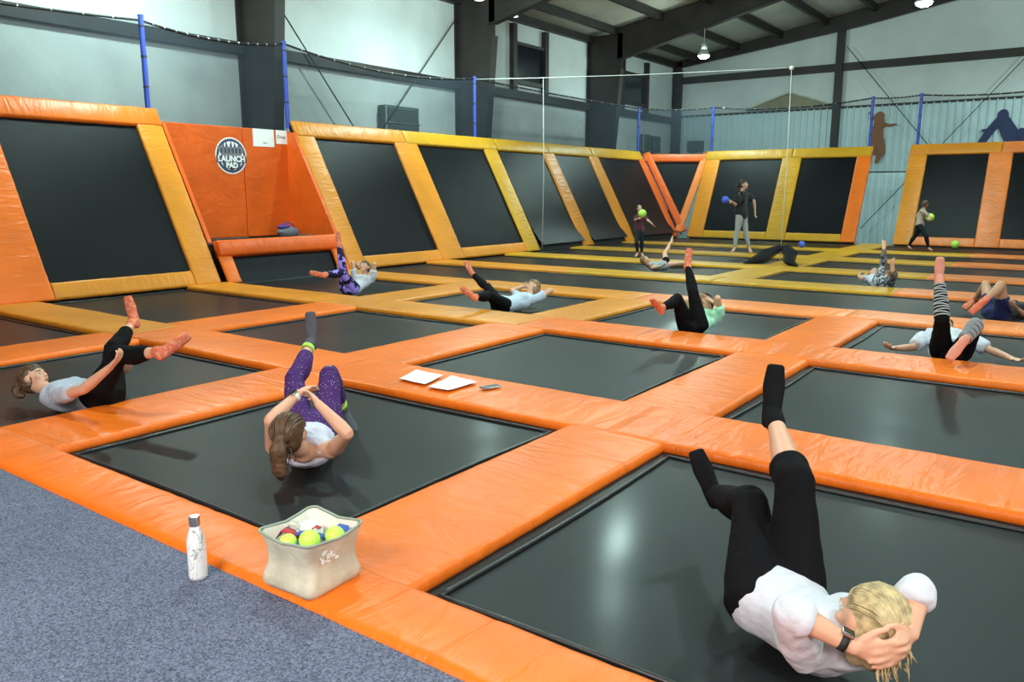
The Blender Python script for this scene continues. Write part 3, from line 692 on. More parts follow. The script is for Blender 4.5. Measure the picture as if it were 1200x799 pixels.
# ================================================================== LEANING WALL UNITS
ZT, XT = 2.95, -13.55
def lean_unit(name, foot, top, along, a0, a1, mats, pads, label, bottom=True, padm=None, curved=False, topm=None, botm=None):
    """foot/top: 3D points at 'along' = 0; along: unit vector; mats: list of (u0,u1); pads: list of (u0,u1,matkey)"""
    foot, top, al = V(foot), V(top), V(along)
    up = (top - foot)
    L = up.length
    up.normalize()
    nrm = al.cross(up)
    if nrm.z < 0: nrm = -nrm
    c = foot + al * ((a0 + a1) / 2)
    t = thing(name, c, label, 'trampoline', 'leaning trampolines around the court')
    def W(u, s, off=0.0, xa=None, ya=None):
        o = foot + al * u + up * s + nrm * off
        x = xa or al
        return frame(o, x, nrm.cross(x), nrm)
    th = .065
    # backing structure
    bm = bmesh.new()
    P = [foot + al * (a0 + .05) - nrm * .02, foot + al * (a1 - .05) - nrm * .02, top + al * (a1 - .05) - nrm * .02, top + al * (a0 + .05) - nrm * .02]
    prism(bm, P, -nrm * .12)
    obj('backing_frame', bm, M['black'], parent=t, W=Matrix.Identity(4), smooth=False)
    for u0, u1 in mats:
        bm = bmesh.new()
        n = 16
        prev = None
        s0 = .12
        for k in range(n + 1):
            s = s0 + (L - .2 - s0) * k / n
            off = .015
            if curved and s < .9: off = .015 + .16 * ((.9 - s) / .9) ** 2
            row = [bm.verts.new(foot + al * (u0 - .05 + (u1 - u0 + .1) * q / 6) + up * s + nrm * (off - .03 * math.sin(PI * q / 6) * math.sin(PI * k / n))) for q in range(7)]
            if prev:
                for q in range(6): bm.faces.new((prev[q], prev[q + 1], row[q + 1], row[q]))
            prev = row
        obj('jump_mat', bm, M['wallbed'], parent=t, W=Matrix.Identity(4))
    # side pads
    for i, (u0, u1, mk_) in enumerate(pads):
        bm = cushion(L - .28, u1 - u0, th, seed=i * 3 + int(a0 * 7))
        obj('side_pad', bm, M[mk_], parent=t, W=W((u0 + u1) / 2, (L - .28) / 2, 0, xa=up))
    # top pads, cut at the pad centres
    cuts = [a0] + [(u0 + u1) / 2 for u0, u1, _ in pads if u0 > a0 + .3 and u1 < a1 - .3] + [a1]
    for i, (q0, q1) in enumerate(zip(cuts, cuts[1:])):
        bm = cushion(q1 - q0 - .01, .36, th + .015, seed=i + int(a0 * 3))
        obj('top_pad', bm, M[(topm or [padm])[i % len(topm or [1])]], parent=t, W=W((q0 + q1) / 2, L - .15))
    if bottom:
        for i, (u0, u1) in enumerate(mats):
            bm = cushion(u1 - u0 - .01, .27, th - .01, seed=i + 11)
            obj('bottom_pad', bm, M[botm or padm], parent=t, W=W((u0 + u1) / 2, .14))
    return t
F0, T0 = (XB, 0, .03), (XT, 0, ZT)
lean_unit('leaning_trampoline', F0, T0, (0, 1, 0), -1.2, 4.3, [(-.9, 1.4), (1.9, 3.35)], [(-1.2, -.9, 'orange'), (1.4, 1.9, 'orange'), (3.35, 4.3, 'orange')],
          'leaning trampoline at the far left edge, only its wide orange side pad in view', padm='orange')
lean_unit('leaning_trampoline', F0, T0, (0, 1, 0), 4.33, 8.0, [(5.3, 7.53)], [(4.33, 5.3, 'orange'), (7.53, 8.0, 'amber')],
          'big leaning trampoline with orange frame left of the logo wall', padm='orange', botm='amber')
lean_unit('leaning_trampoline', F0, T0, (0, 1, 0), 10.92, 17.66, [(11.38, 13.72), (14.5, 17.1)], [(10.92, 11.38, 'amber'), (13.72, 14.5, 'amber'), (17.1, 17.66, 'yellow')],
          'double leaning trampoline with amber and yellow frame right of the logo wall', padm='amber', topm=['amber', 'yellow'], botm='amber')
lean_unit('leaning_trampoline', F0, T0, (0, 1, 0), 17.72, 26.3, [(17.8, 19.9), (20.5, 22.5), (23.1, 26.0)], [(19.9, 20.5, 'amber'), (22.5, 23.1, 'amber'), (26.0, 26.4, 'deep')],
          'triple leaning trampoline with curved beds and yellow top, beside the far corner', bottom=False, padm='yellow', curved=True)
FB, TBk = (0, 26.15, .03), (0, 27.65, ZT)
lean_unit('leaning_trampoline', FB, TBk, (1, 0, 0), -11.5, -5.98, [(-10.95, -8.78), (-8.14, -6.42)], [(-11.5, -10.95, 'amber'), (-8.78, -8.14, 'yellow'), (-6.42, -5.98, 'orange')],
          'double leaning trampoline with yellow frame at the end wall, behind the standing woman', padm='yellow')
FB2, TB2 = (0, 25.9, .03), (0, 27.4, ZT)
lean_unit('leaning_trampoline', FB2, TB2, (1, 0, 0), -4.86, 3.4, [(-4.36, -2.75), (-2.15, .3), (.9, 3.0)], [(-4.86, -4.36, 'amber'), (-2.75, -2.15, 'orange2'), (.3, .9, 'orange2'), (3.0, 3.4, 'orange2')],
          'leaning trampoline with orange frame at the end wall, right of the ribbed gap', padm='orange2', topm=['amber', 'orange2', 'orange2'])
# triangular corner trampoline
A_, B_, C_ = V((-11.8, 26.3, .1)), V((-13.5, 26.55, ZT - .05)), V((-11.45, 27.75, ZT - .05))
t = thing('corner_trampoline', A_, 'inverted triangular trampoline filling the corner between the leaning walls', 'trampoline')
nrm = (B_ - A_).cross(C_ - A_).normalized()
if nrm.y > 0: nrm = -nrm
bm = bmesh.new(); prism(bm, [A_, B_, C_], -nrm * .05)
obj('jump_mat', bm, M['wallbed'], parent=t, W=Matrix.Identity(4), smooth=False)
def barpad(p, q, w, inward, mat, nm):
    d = (q - p); L = d.length; d.normalize()
    y = nrm.cross(d)
    if y.dot(inward) < 0: y = -y
    W = frame((p + q) / 2 + y * w / 2 + nrm * .0, d, nrm.cross(d), nrm)
    obj(nm, cushion(L, w, .09, seed=3), M[mat], parent=t, W=W)
cen = (A_ + B_ + C_) / 3
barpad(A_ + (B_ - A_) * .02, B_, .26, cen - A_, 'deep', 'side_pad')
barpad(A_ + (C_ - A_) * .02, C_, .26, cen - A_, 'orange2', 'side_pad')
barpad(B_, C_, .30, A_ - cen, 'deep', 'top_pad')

# ------------------------------------------------------------------ logo niche
nw = thing('niche_wall', (-13.6, 9.5, .7), 'deep orange padded wall with a round logo between two leaning trampolines', 'wall pad')
for a, b, nm in ((8.0, 9.80, 0), (9.815, 10.95, 0)):
    bm = BX(-13.68, -13.60, a, b, .70, 2.80, bev=.015)
    obj('wall_pad', bm, M['deep'], parent=nw, smooth=False)
# side cheek against the neighbouring leaning unit
bm = bmesh.new()
prism(bm, [(-12.25, 10.86, .72), (-13.40, 10.86, 2.76), (-13.6, 10.86, 2.76), (-13.6, 10.86, .72)], (0, .07, 0))
obj('side_cheek', bm, M['deep'], parent=nw, W=Matrix.Identity(4), smooth=False)
bm = bmesh.new()
prism(bm, [(-12.25, 8.02, .72), (-13.40, 8.02, 2.76), (-13.6, 8.02, 2.76), (-13.6, 8.02, .72)], (0, .07, 0))
obj('side_cheek', bm, M['deep'], parent=nw, W=Matrix.Identity(4), smooth=False)
sh = thing('step_ledge', (-12.9, 9.45, 0), 'padded orange ledge below the logo wall', 'ledge')
obj('platform', BX(-13.6, -12.3, 8.05, 10.9, -.9, .68), M['black'], parent=sh, smooth=False)
bm = cushion(2.72, .30, .16, seed=5)
obj('front_pad', bm, M['deep'], parent=sh, W=frame((-12.22, 9.46, .58), (0, 1, 0), V((1, 0, .35)).cross(V((0, 1, 0))), (1, 0, .35)))
bm = bmesh.new(); prism(bm, [(-12.14, 8.35, .46), (-12.14, 10.6, .46), (-11.9, 10.6, .0), (-11.9, 8.35, .0)], (-.02, 0, 0))
obj('jump_mat', bm, M['wallbed'], parent=sh, W=Matrix.Identity(4), smooth=False)
for yy in (8.22, 10.72):
    p, q = V((-12.12, yy, .46)), V((-11.86, yy, 0.02))
    d = (p - q); L = d.length
    obj('side_pad', cushion(L, .26, .06, seed=int(yy)), M['orange'], parent=sh, W=frame((p + q) / 2, d, V((1, 0, .55)).cross(d), (1, 0, .55)))
# logo disc on the wall, built flat: facing +x
X0 = -13.598
def yz(bm, pts, x, d=.004):
    return prism(bm, [(x, y, z) for y, z in pts], (d, 0, 0))
def ell(cy, cz, ry, rz, n=40):
    return [(cy + ry * math.cos(2 * PI * k / n), cz + rz * math.sin(2 * PI * k / n)) for k in range(n)]
cy, cz, RY, RZ = 9.52, 2.255, .345, .345
sg = thing('logo_sign', (X0, cy, cz - RZ), 'round white and navy LAUNCH PAD logo on the orange padded wall', 'sign')
I4 = Matrix.Identity(4)
obj('disc', yz(bmesh.new(), ell(cy, cz, RY, RZ), X0), M['white'], parent=sg, W=I4, smooth=False)
obj('ring', yz(bmesh.new(), ell(cy, cz, RY * .93, RZ * .93), X0 + .002), M['navy'], parent=sg, W=I4, smooth=False)
obj('inner_disc', yz(bmesh.new(), ell(cy, cz, RY * .78, RZ * .78), X0 + .004), M['white'], parent=sg, W=I4, smooth=False)
bm = bmesh.new()
yz(bm, [(cy - .30, cz + .165), (cy + .30, cz + .165), (cy + .19, cz - .06), (cy - .19, cz - .06)], X0 + .006)
obj('emblem_shape', bm, M['greyprint'], parent=sg, W=I4, smooth=False)
bm = bmesh.new()                     # zig-zag crown of the emblem and the arrow tip below
for k, (a, h_) in enumerate(((-.17, .07), (-.09, .11), (0, .13), (.09, .10), (.17, .07))):
    yz(bm, [(cy + a - .03, cz + .165), (cy + a + .03, cz + .165), (cy + a + .012 * (-1) ** k, cz + .165 + h_)], X0 + .006)
yz(bm, [(cy - .07, cz - .22), (cy + .07, cz - .22), (cy, cz - .335)], X0 + .008)
for k in range(6):
    yz(bm, [(cy - .235 + k * .08, cz + .14), (cy - .18 + k * .08, cz + .14), (cy - .185 + k * .08, cz + .045), (cy - .225 + k * .08, cz + .045)], X0 + .009, .002)
obj('emblem_marks', bm, M['navy'], parent=sg, W=I4, smooth=False, kind='stuff')
def text_yz(body, size, y, z, x, mat, parent, name='lettering', bold=.0, sx=1.0, ext=.002):
    cu = bpy.data.curves.new('lettering', 'FONT')
    cu.body = body; cu.size = size; cu.align_x = 'CENTER'; cu.align_y = 'CENTER'; cu.extrude = ext; cu.offset = bold
    o = bpy.data.objects.new('lettering_source', cu)
    COL.objects.link(o)
    dg = bpy.context.evaluated_depsgraph_get()
    me = bpy.data.meshes.new_from_object(o.evaluated_get(dg))
    bpy.data.objects.remove(o)
    me.materials.clear(); me.materials.append(mat)
    W = frame((x, y, z), (0, 1, 0), (0, 0, 1), (1, 0, 0)) @ Matrix.Diagonal((sx, 1, 1, 1))
    return link(bpy.data.objects.new(name, me), parent, W)
bm = bmesh.new(); yz(bm, [(cy - .335, cz + .0), (cy + .335, cz + .0), (cy + .33, cz - .125), (cy - .33, cz - .125)], X0 + .008)
yz(bm, [(cy - .20, cz - .125), (cy + .20, cz - .125), (cy + .17, cz - .245), (cy - .17, cz - .245)], X0 + .008)
obj('name_band', bm, M['navy'], parent=sg, W=I4, smooth=False)
text_yz('LAUNCH', .150, cy, cz - .062, X0 + .014, M['white'], sg, bold=.006, sx=.98)
text_yz('PAD', .135, cy, cz - .183, X0 + .014, M['white'], sg, bold=.006)
p1s = thing('notice_sheet', (X0, 10.29, 2.47), 'larger blank white notice sheet on the orange wall', 'notice')
obj('sheet', BX(X0, X0 + .004, 10.04, 10.54, 2.46, 2.80), M['white'], parent=p1s, smooth=False)
obj('print_mark', BX(X0 + .003, X0 + .006, 10.27, 10.37, 2.525, 2.538), M['ink'], parent=p1s, smooth=False)
p2s = thing('notice_sheet', (X0, 10.73, 2.53), 'smaller white notice with a dark ring logo on the orange wall', 'notice')
obj('sheet', BX(X0, X0 + .004, 10.59, 10.87, 2.53, 2.80), M['white'], parent=p2s, smooth=False)
text_yz('O', .10, 10.645, 2.665, X0 + .006, M['ink'], p2s, sx=.75)
text_yz('STAR', .06, 10.755, 2.66, X0 + .006, M['ink'], p2s, sx=.95)
# bag on the ledge
bg = thing('gym_bag', (-13.0, 10.2, .70), 'small grey and purple bag on the orange ledge', 'bag')
bm = bmesh.new(); bmesh.ops.create_uvsphere(bm, u_segments=20, v_segments=12, radius=1)
for v in bm.verts:
    v.co = V((v.co.x * .14, v.co.y * .25 * (1 + .08 * math.sin(v.co.z * 5)), max(-.6, v.co.z) * .13)) + V((-13.0, 10.3, .77 + .01))
obj('pouch', bm, M['bag'], parent=bg)
bm = bmesh.new(); bmesh.ops.create_uvsphere(bm, u_segments=16, v_segments=10, radius=1)
for v in bm.verts: v.co = V((v.co.x * .10, v.co.y * .15, v.co.z * .045)) + V((-13.0, 10.2, .90))
obj('flap', bm, M['purple'], parent=bg)
obj('strap', TB([(-13.0, 10.1, .88), (-12.97, 10.2, .97), (-12.95, 10.35, .96), (-12.97, 10.45, .86)], .012), M['purple'], parent=bg)

# ------------------------------------------------------------------ posts, netting
def post(x, y, z0, z1, label):
    t = thing('net_post', (x, y, z0), label, 'post', 'blue posts of the safety net')
    obj('tube', TB([(x, y, z0), (x, y, z1)], .045, 14), M['post'], parent=t, angle=40)
    obj('cap', TB([(x, y, z1), (x, y, z1 + .03)], .05, 14), M['post'], parent=t, angle=40)
    bm = bmesh.new()
    for k in range(3):
        z = z0 + (z1 - z0) * (.3 + .3 * k)
        tube(bm, [(x, y, z), (x, y, z + .03)], .05, 14)
    obj('clamp', bm, M['steel'], parent=t, angle=40)
XP = -13.62
posts = [(XP, 7.92, 'leftmost blue net post, above the big leaning trampoline'), (XP, 10.92, 'blue net post beside the two white notices'), (XP, 17.04, 'blue net post in front of the second dark column'),
         (XP, 26.4, 'blue net post left of the small grey wall boxes')]
for x, y, l in posts: post(x, y, 2.85, 4.52, l)
for x, l in ((-11.37, 'blue net post above the corner trampoline'), (-6.12, 'blue net post left of the brown jumping cutout'), (-4.74, 'blue net post right of the brown jumping cutout'), (-.6, 'blue net post outside the right edge of the picture')):
    post(x, 27.68, 2.85, 4.5, l)
def netpanel(p, q, zb, label, sag=.13, mat='net', hem=False):
    p, q = V(p), V(q)
    t = thing('safety_net', ((p.x + q.x) / 2, (p.y + q.y) / 2, zb), label, 'net', 'safety net panels')
    bm = bmesh.new()
    n = 14
    top = []
    for k in range(n + 1):
        f = k / n
        c = p.lerp(q, f)
        c.z -= sag * 4 * f * (1 - f)
        top.append(c)
    prev = None
    for k in range(n + 1):
        c = top[k]
        row = [bm.verts.new((c.x, c.y, c.z + (zb - c.z) * j / 6)) for j in range(7)]
        if prev:
            for j in range(6): bm.faces.new((prev[j], row[j], row[j + 1], prev[j + 1]))
        prev = row
    obj('mesh', bm, M[mat], parent=t, W=I4, smooth=False)
    obj('top_rope', TB(top, .022, 6), M['black'], parent=t, W=I4)
    bm = bmesh.new()
    for k in range(1, n, 1):
        c = top[k]; d = (q - p).normalized() * .015
        tube(bm, [c - d, c + d], .026, 6)
    obj('rope_clips', bm, M['silver'], parent=t, W=I4)
    if hem:
        bot = []
        for k in range(n + 1):
            c = top[k].copy(); f = k / n; c.z = zb + .0 - .12 * 4 * f * (1 - f) * 0
            bot.append(c)
        obj('hem', TB(bot, .02, 6), M['black'], parent=t, W=I4)
    return t
netpanel((XP, 1.0, 4.25), (XP, 7.92, 4.46), 2.8, 'safety net panel at the far left above the big leaning trampoline', sag=.06)
netpanel((XP, 7.92, 4.46), (XP, 10.92, 4.50), 2.8, 'safety net panel above the logo wall')
netpanel((XP, 10.92, 4.50), (XP, 17.04, 4.50), 2.85, 'safety net panel above the amber double leaning trampoline', sag=.22)
netpanel((XP, 17.04, 4.50), (XP, 26.4, 4.50), 2.85, 'safety net panel above the yellow triple leaning trampoline', sag=.03)
netpanel((XP, 26.4, 4.5), (-11.37, 27.68, 4.5), 2.85, 'safety net panel across the far corner', sag=.06)
netpanel((-11.37, 27.68, 4.5), (-6.12, 27.68, 4.48), 2.85, 'safety net panel behind the yellow end frame', sag=.16, mat='netback')
netpanel((-6.12, 27.68, 4.48), (-4.74, 27.68, 4.48), 2.2, 'narrow safety net panel hanging in the gap with the ribbed wall', sag=.04, hem=True, mat='netback')
netpanel((-4.74, 27.68, 4.48), (-.6, 27.68, 4.5), 2.85, 'safety net panel at the right above the orange end frame', sag=.12, mat='netback')
# divider net across the hall
dn = thing('divider_net', (-9.5, 17.45, 0), 'sheer divider net hung from a white rope across the court', 'net')
bm = bmesh.new()
prev = None
for k in range(25):
    f = k / 24
    xx = XB + .2 + (6.3) * f
    row = [bm.verts.new((xx, 17.45 + .05 * math.sin(f * 40), .12 + (4.38 - .25 * f - .12) * j / 8)) for j in range(9)]
    if prev:
        for j in range(8): bm.faces.new((prev[j], row[j], row[j + 1], prev[j + 1]))
    prev = row
obj('mesh', bm, M['netthin'], parent=dn, W=I4)
obj('top_rope', TB([(XP, 17.05, 4.48), (-12.0, 17.4, 4.42), (-9, 17.45, 4.26), (-5.6, 17.45, 4.12)], .008, 6), M['cord'], parent=dn, W=I4)
for xx, nm in ((-11.72, 'a'), (-5.5, 'b')):
    z1 = 4.42 if nm == 'a' else 4.11
    obj('pull_cord', TB([(xx, 17.45, z1), (xx + .02, 17.47, 2), (xx, 17.45, .12)], .007, 6), M['cord'], parent=dn, W=I4)
bm = bmesh.new(); bmesh.ops.create_icosphere(bm, subdivisions=2, radius=.05, matrix=Matrix.Translation((-5.5, 17.45, 4.11)))
obj('pulley', bm, M['cord'], parent=dn, W=I4)
# bunched foot of the net
bm = bmesh.new()
for s in (-1, 1):
    for k in range(5):
        r0 = .05 + .02 * k
        pts = [(-5.45 + s * .05 * k * .5, 17.4 + .03 * k, .40), (-5.45 + s * (.12 + .05 * k), 17.3 - .02 * k, .30), (-5.45 + s * (.22 + .05 * k), 17.0 - .06 * k, .14), (-5.45 + s * (.36 + .05 * k), 16.85 - .05 * k, .08)]
        tube(bm, pts, [.05, .07, .06, .03], 8)
obj('bunched_foot', bm, M['netbunch'], parent=dn, W=I4)

# ------------------------------------------------------------------ cutout figures on the end wall (flat boards)
def blob_board(name, shapes, mat, label, y=YB - .075):
    bm = bmesh.new()
    y_base = y
    lay = [0]
    def nxt():
        lay[0] += 1
        return y_base - .0017 * lay[0]
    for kind, *a in shapes:
        if kind == 'e':
            x, z, rx, rz, rot = a
            y = nxt()
            pts = []
            for k in range(20):
                u, w = rx * math.cos(2 * PI * k / 20), rz * math.sin(2 * PI * k / 20)
                pts.append((x + u * math.cos(rot) - w * math.sin(rot), y, z + u * math.sin(rot) + w * math.cos(rot)))
            prism(bm, pts, (0, .045, 0))
        else:
            pts, ws = a
            for (p, w0), (q, w1) in zip(zip(pts, ws), zip(pts[1:], ws[1:])):
                y = nxt()
                d = V((q[0] - p[0], q[1] - p[1])); d.normalize(); n_ = V((-d.y, d.x))
                prism(bm, [(p[0] + n_.x * w0, y, p[1] + n_.y * w0), (p[0] - n_.x * w0, y, p[1] - n_.y * w0), (q[0] - n_.x * w1, y, q[1] - n_.y * w1), (q[0] + n_.x * w1, y, q[1] + n_.y * w1)], (0, .03, 0))
                for c, w in ((p, w0), (q, w1)):
                    y = nxt()
                    prism(bm, [(c[0] + w * math.cos(2 * PI * k / 12), y, c[1] + w * math.sin(2 * PI * k / 12)) for k in range(12)], (0, .03, 0))
    return obj(name, bm, mat, smooth=False, label=label, cat='cutout')
cx, cz2 = -7.08, 3.75
blob_board('figure_cutout', [('e', cx, 4.40, .16, .17, 0), ('s', [(cx, 4.25), (cx - .05, 3.9), (cx - .03, 3.5), (cx + .05, 3.2)], [.17, .2, .2, .18]),
    ('s', [(cx - .05, 4.2), (cx - .25, 4.38), (cx - .36, 4.55)], [.09, .06, .03]), ('s', [(cx + .1, 4.1), (cx + .35, 4.05), (cx + .58, 4.07)], [.09, .05, .03]),
    ('s', [(cx - .1, 3.6), (cx - .17, 3.2), (cx - .05, 3.0)], [.14, .12, .06]), ('s', [(cx + .08, 3.5), (cx + .15, 3.1), (cx + .02, 2.72)], [.14, .13, .07])],
    M['brownfig'], 'brown jumping figure cutout on the ribbed end wall')
fx = -2.85
blob_board('figure_cutout', [('e', fx - .22, 4.22, .17, .20, 0), ('s', [(fx - .2, 4.05), (fx, 3.65), (fx + .22, 3.3)], [.20, .26, .26]),
    ('s', [(fx + .3, 3.2), (fx + .05, 3.05), (fx - .25, 3.02)], [.22, .16, .08]), ('s', [(fx - .32, 4.05), (fx - .62, 3.62), (fx - .85, 3.18), (fx - 1.3, 3.12)], [.13, .13, .11, .06]),
    ('s', [(fx - .45, 3.75), (fx - .8, 3.72)], [.07, .04]), ('s', [(fx - .1, 3.1), (fx - .42, 3.28)], [.06, .05]), ('e', fx + .42, 3.55, .15, .22, .4)],
    M['navyfig'], 'navy crouching figure cutout on the ribbed end wall')
# ================================================================== SMALL THINGS
# bottle
t = thing('water_bottle', (-2.76, 1.66, .045), 'white marbled metal water bottle standing on the carpet edge', 'bottle')
W = Matrix.Translation((-2.76, 1.66, .045))
obj('flask', lathe(bmesh.new(), [(.030, 0), (.035, .004), (.0365, .015), (.0365, .135), (.0355, .155), (.031, .178), (.024, .200), (.0195, .214), (.0185, .222)], 32), M['bottle'], parent=t, W=W)
obj('cap', lathe(bmesh.new(), [(.0185, .220), (.0205, .222), (.0210, .256), (.0195, .262), (.005, .263)], 32), M['silver'], parent=t, W=W, angle=40)
# basket: soft square bin
def rr(cx, cy, ax, ay, w, h, rad, n=8, sag=0):
    pts = []
    for qx, qy in ((1, 1), (-1, 1), (-1, -1), (1, -1)):
        base = {(1, 1): 0, (-1, 1): 90, (-1, -1): 180, (1, -1): 270}[(qx, qy)]
        for k in range(n):
            a = math.radians(base + 90 * k / (n - 1))
            pts.append((qx * (w / 2 - rad) + rad * math.cos(a), qy * (h / 2 - rad) + rad * math.sin(a)))
    return pts
def dens(pts, m=6):
    out = []
    for i, p in enumerate(pts):
        q = pts[(i + 1) % len(pts)]
        d = math.hypot(q[0] - p[0], q[1] - p[1])
        k = m if d > .05 else 1
        out += [(p[0] + (q[0] - p[0]) * j / k, p[1] + (q[1] - p[1]) * j / k) for j in range(k)]
    return out
bc = V((-2.345, 1.895, .058))
bk = thing('canvas_bin', bc, 'soft soiled cream canvas bin of balls and straps on the orange edge pad', 'basket')
WB = Matrix.Translation(bc) @ Matrix.Rotation(math.radians(3), 4, 'Z')
def bin_ring(z, w, h, puff, seed):
    pts = dens(rr(0, 0, 1, 1, w, h, .035))
    out = []
    for x, y in pts:
        r = math.hypot(x, y)
        n = noise.noise(V((x * 9, y * 9, z * 8 + seed)))
        f = 1 + (puff + .05 * n)
        out.append(V((x * f, y * f, z)))
    return out
lv = [(0.0, .235, -.01), (.008, .262, 0), (.03, .275, .03), (.06, .268, .02), (.10, .255, -.01), (.14, .255, -.01), (.175, .268, .0), (.205, .285, -.015), (.222, .292, -.02)]
bm = bmesh.new()
rings = []
for z, w, pf in lv:
    ring = []
    for p in bin_ring(z, w, w, pf if z < .2 else 0, 0):
        q = p.copy()
        if z > .1:
            q.z += .018 * (abs(p.x) * abs(p.y) / .02 - .45) * (z / .22)   # corners stand up, sides dip
        if z < .2 and z > .02:
            q += p.normalized() * .006 * noise.noise(V((p.x * 20, p.y * 20, z * 18)))
        ring.append(bm.verts.new(q))
    rings.append(ring)
for a, b in zip(rings, rings[1:]):
    for k in range(len(a)): bm.faces.new((a[k], a[(k + 1) % len(a)], b[(k + 1) % len(a)], b[k]))
bm.faces.new(rings[0][::-1])
outer_top = [v.co.copy() for v in rings[-1]]
obj('outer_wall', bm, M['canvas'], parent=bk, W=WB)
bm = bmesh.new()
r1 = [bm.verts.new(p * 1.0) for p in [V((c.x * .94, c.y * .94, c.z - .002)) for c in outer_top]]
r2 = [bm.verts.new(V((c.x * .78, c.y * .78, .12))) for c in outer_top]
r3 = [bm.verts.new(V((c.x * .78, c.y * .78, .02))) for c in outer_top]
for a, b in ((r1, r2), (r2, r3)):
    for k in range(len(a)): bm.faces.new((b[k], b[(k + 1) % len(a)], a[(k + 1) % len(a)], a[k]))
bm.faces.new(r3)
obj('lining', bm, M['canvasin'], parent=bk, W=WB)
obj('rim_piping', TB(outer_top + [outer_top[0]], .0055, 8), M['piping'], parent=bk, W=WB)
bm = bmesh.new()
for k in range(14):                                  # flaking print patch on the right face
    yy = -.06 + random.uniform(-.03, .05); zz_ = .165 + random.uniform(-.035, .03)
    box(bm, .136, .1385, yy, yy + random.uniform(.006, .02), zz_, zz_ + random.uniform(.005, .02))
obj('flaking_patch', bm, M['white'], parent=bk, W=WB, smooth=False)
def ball(name, c, r, mat, label, group=None):
    bm = bmesh.new(); bmesh.ops.create_uvsphere(bm, u_segments=32, v_segments=20, radius=r)
    return obj(name, bm, M[mat], W=Matrix.Translation(c), label=label, cat='ball', group=group)
def inb(x, y, z): return WB @ V((x, y, z))
ball('toy_ball', inb(-.030, -.090, .188), .034, 'lime', 'leftmost of the three lime balls in the canvas bin', 'lime balls in the bin')
ball('toy_ball', inb(.045, -.050, .202), .040, 'lime', 'middle and largest-looking lime ball in the canvas bin', 'lime balls in the bin')
ball('toy_ball', inb(.088, .040, .194), .039, 'lime', 'rightmost lime ball in the canvas bin', 'lime balls in the bin')
ball('toy_ball', inb(-.06, .045, .165), .055, 'white', 'pale white ball at the back of the canvas bin')
def strap(pts, mat, label, w=.022):
    bm = bmesh.new()
    pts = [V(p) + V((0, 0, .026)) for p in pts]
    prev = None
    for i, p in enumerate(pts):
        t_ = (pts[min(i + 1, len(pts) - 1)] - pts[max(i - 1, 0)]).normalized()
        s = t_.cross(V((0, 0, 1))); s = s.normalized() if s.length > .01 else V((1, 0, 0))
        row = [bm.verts.new(p + s * w), bm.verts.new(p - s * w), bm.verts.new(p - s * w + V((0, 0, -.004))), bm.verts.new(p + s * w + V((0, 0, -.004)))]
        if prev:
            for j in range(4): bm.faces.new((prev[j], prev[(j + 1) % 4], row[(j + 1) % 4], row[j]))
        else: bm.faces.new(row)
        prev = row
    bm.faces.new(prev[::-1])
    obj('strap', bm, M[mat], W=WB, label=label, cat='strap')
strap([(-.09, -.02, .14), (-.05, -.03, .175), (-.005, -.015, .185), (.03, .0, .175), (.06, .03, .16)], 'blueweb', 'broad blue strap lying across the middle of the canvas bin')
strap([(.00, -.1, .15), (.01, -.06, .165), (0, -.02, .170), (-.02, .03, .16)], 'blueweb', 'blue strap hanging between the left and middle lime balls', .016)
strap([(.03, .06, .15), (.06, .085, .190), (.09, .09, .190), (.11, .06, .16)], 'blueweb', 'blue strap behind the rightmost lime ball', .018)
strap([(-.11, -.07, .16), (-.085, -.06, .195), (-.05, -.055, .190), (-.03, -.06, .165)], 'redweb', 'dark red strap at the left end of the canvas bin', .02)
strap([(-.02, .01, .175), (.0, .025, .196), (.02, .03, .19)], 'redweb', 'small red strap end in the middle of the canvas bin', .010)
strap([(-.11, -.03, .17), (-.09, -.02, .205), (-.07, -.01, .20), (-.06, .0, .17)], 'canvas', 'grey strap at the left corner of the canvas bin', .015)
# papers and phone on the second pad row
def sheet(quad, name, label, n):
    t = thing(name, V(quad[0]).lerp(V(quad[2]), .5), label, 'paper')
    for k in range(n):
        bm = bmesh.new()
        g = []
        for i in range(7):
            row = []
            for j in range(7):
                a = V(quad[0]).lerp(V(quad[1]), i / 6); b = V(quad[3]).lerp(V(quad[2]), i / 6)
                p = a.lerp(b, j / 6)
                p.z += .003 * k + .003 * (abs(i - 3) / 3) ** 3 + .0015 * math.sin(j * 1.3 + i + k)
                p += V((.008 * k, -.006 * k, 0))
                row.append(bm.verts.new(p))
            g.append(row)
        for i in range(6):
            for j in range(6): bm.faces.new((g[i][j], g[i + 1][j], g[i + 1][j + 1], g[i][j + 1]))
        ext = bmesh.ops.extrude_face_region(bm, geom=bm.faces[:])
        bmesh.ops.translate(bm, vec=(0, 0, .0015), verts=[e_ for e_ in ext['geom'] if isinstance(e_, bmesh.types.BMVert)])
        obj('sheet', bm, M['white'], parent=t, smooth=False)
zt = .078
sheet([(-4.437, 4.548, zt), (-4.55, 4.86, zt), (-4.23, 4.84, zt), (-4.14, 4.52, zt)], 'paper_sheets', 'left one of two white papers lying on the padded cover', 2)
sheet([(-4.06, 4.475, zt), (-4.16, 4.87, zt), (-3.86, 4.82, zt), (-3.87, 4.48, zt)], 'paper_sheets', 'right one of two white papers, next to the phone', 3)
t = thing('mobile_phone', (-3.68, 4.765, zt - .002), 'black mobile phone lying on the padded cover beside the papers', 'phone')
WP = frame((-3.675, 4.765, zt - .002), V((.06, .19, 0)), V((-.19, .06, 0)), (0, 0, 1))
obj('case', BX(-.08, .08, -.038, .038, 0, .009, bev=.003), M['silver'], parent=t, W=WP, angle=40)
obj('screen', BX(-.076, .076, -.034, .034, .0088, .0105, bev=.0007), M['phone'], parent=t, W=WP, smooth=False)
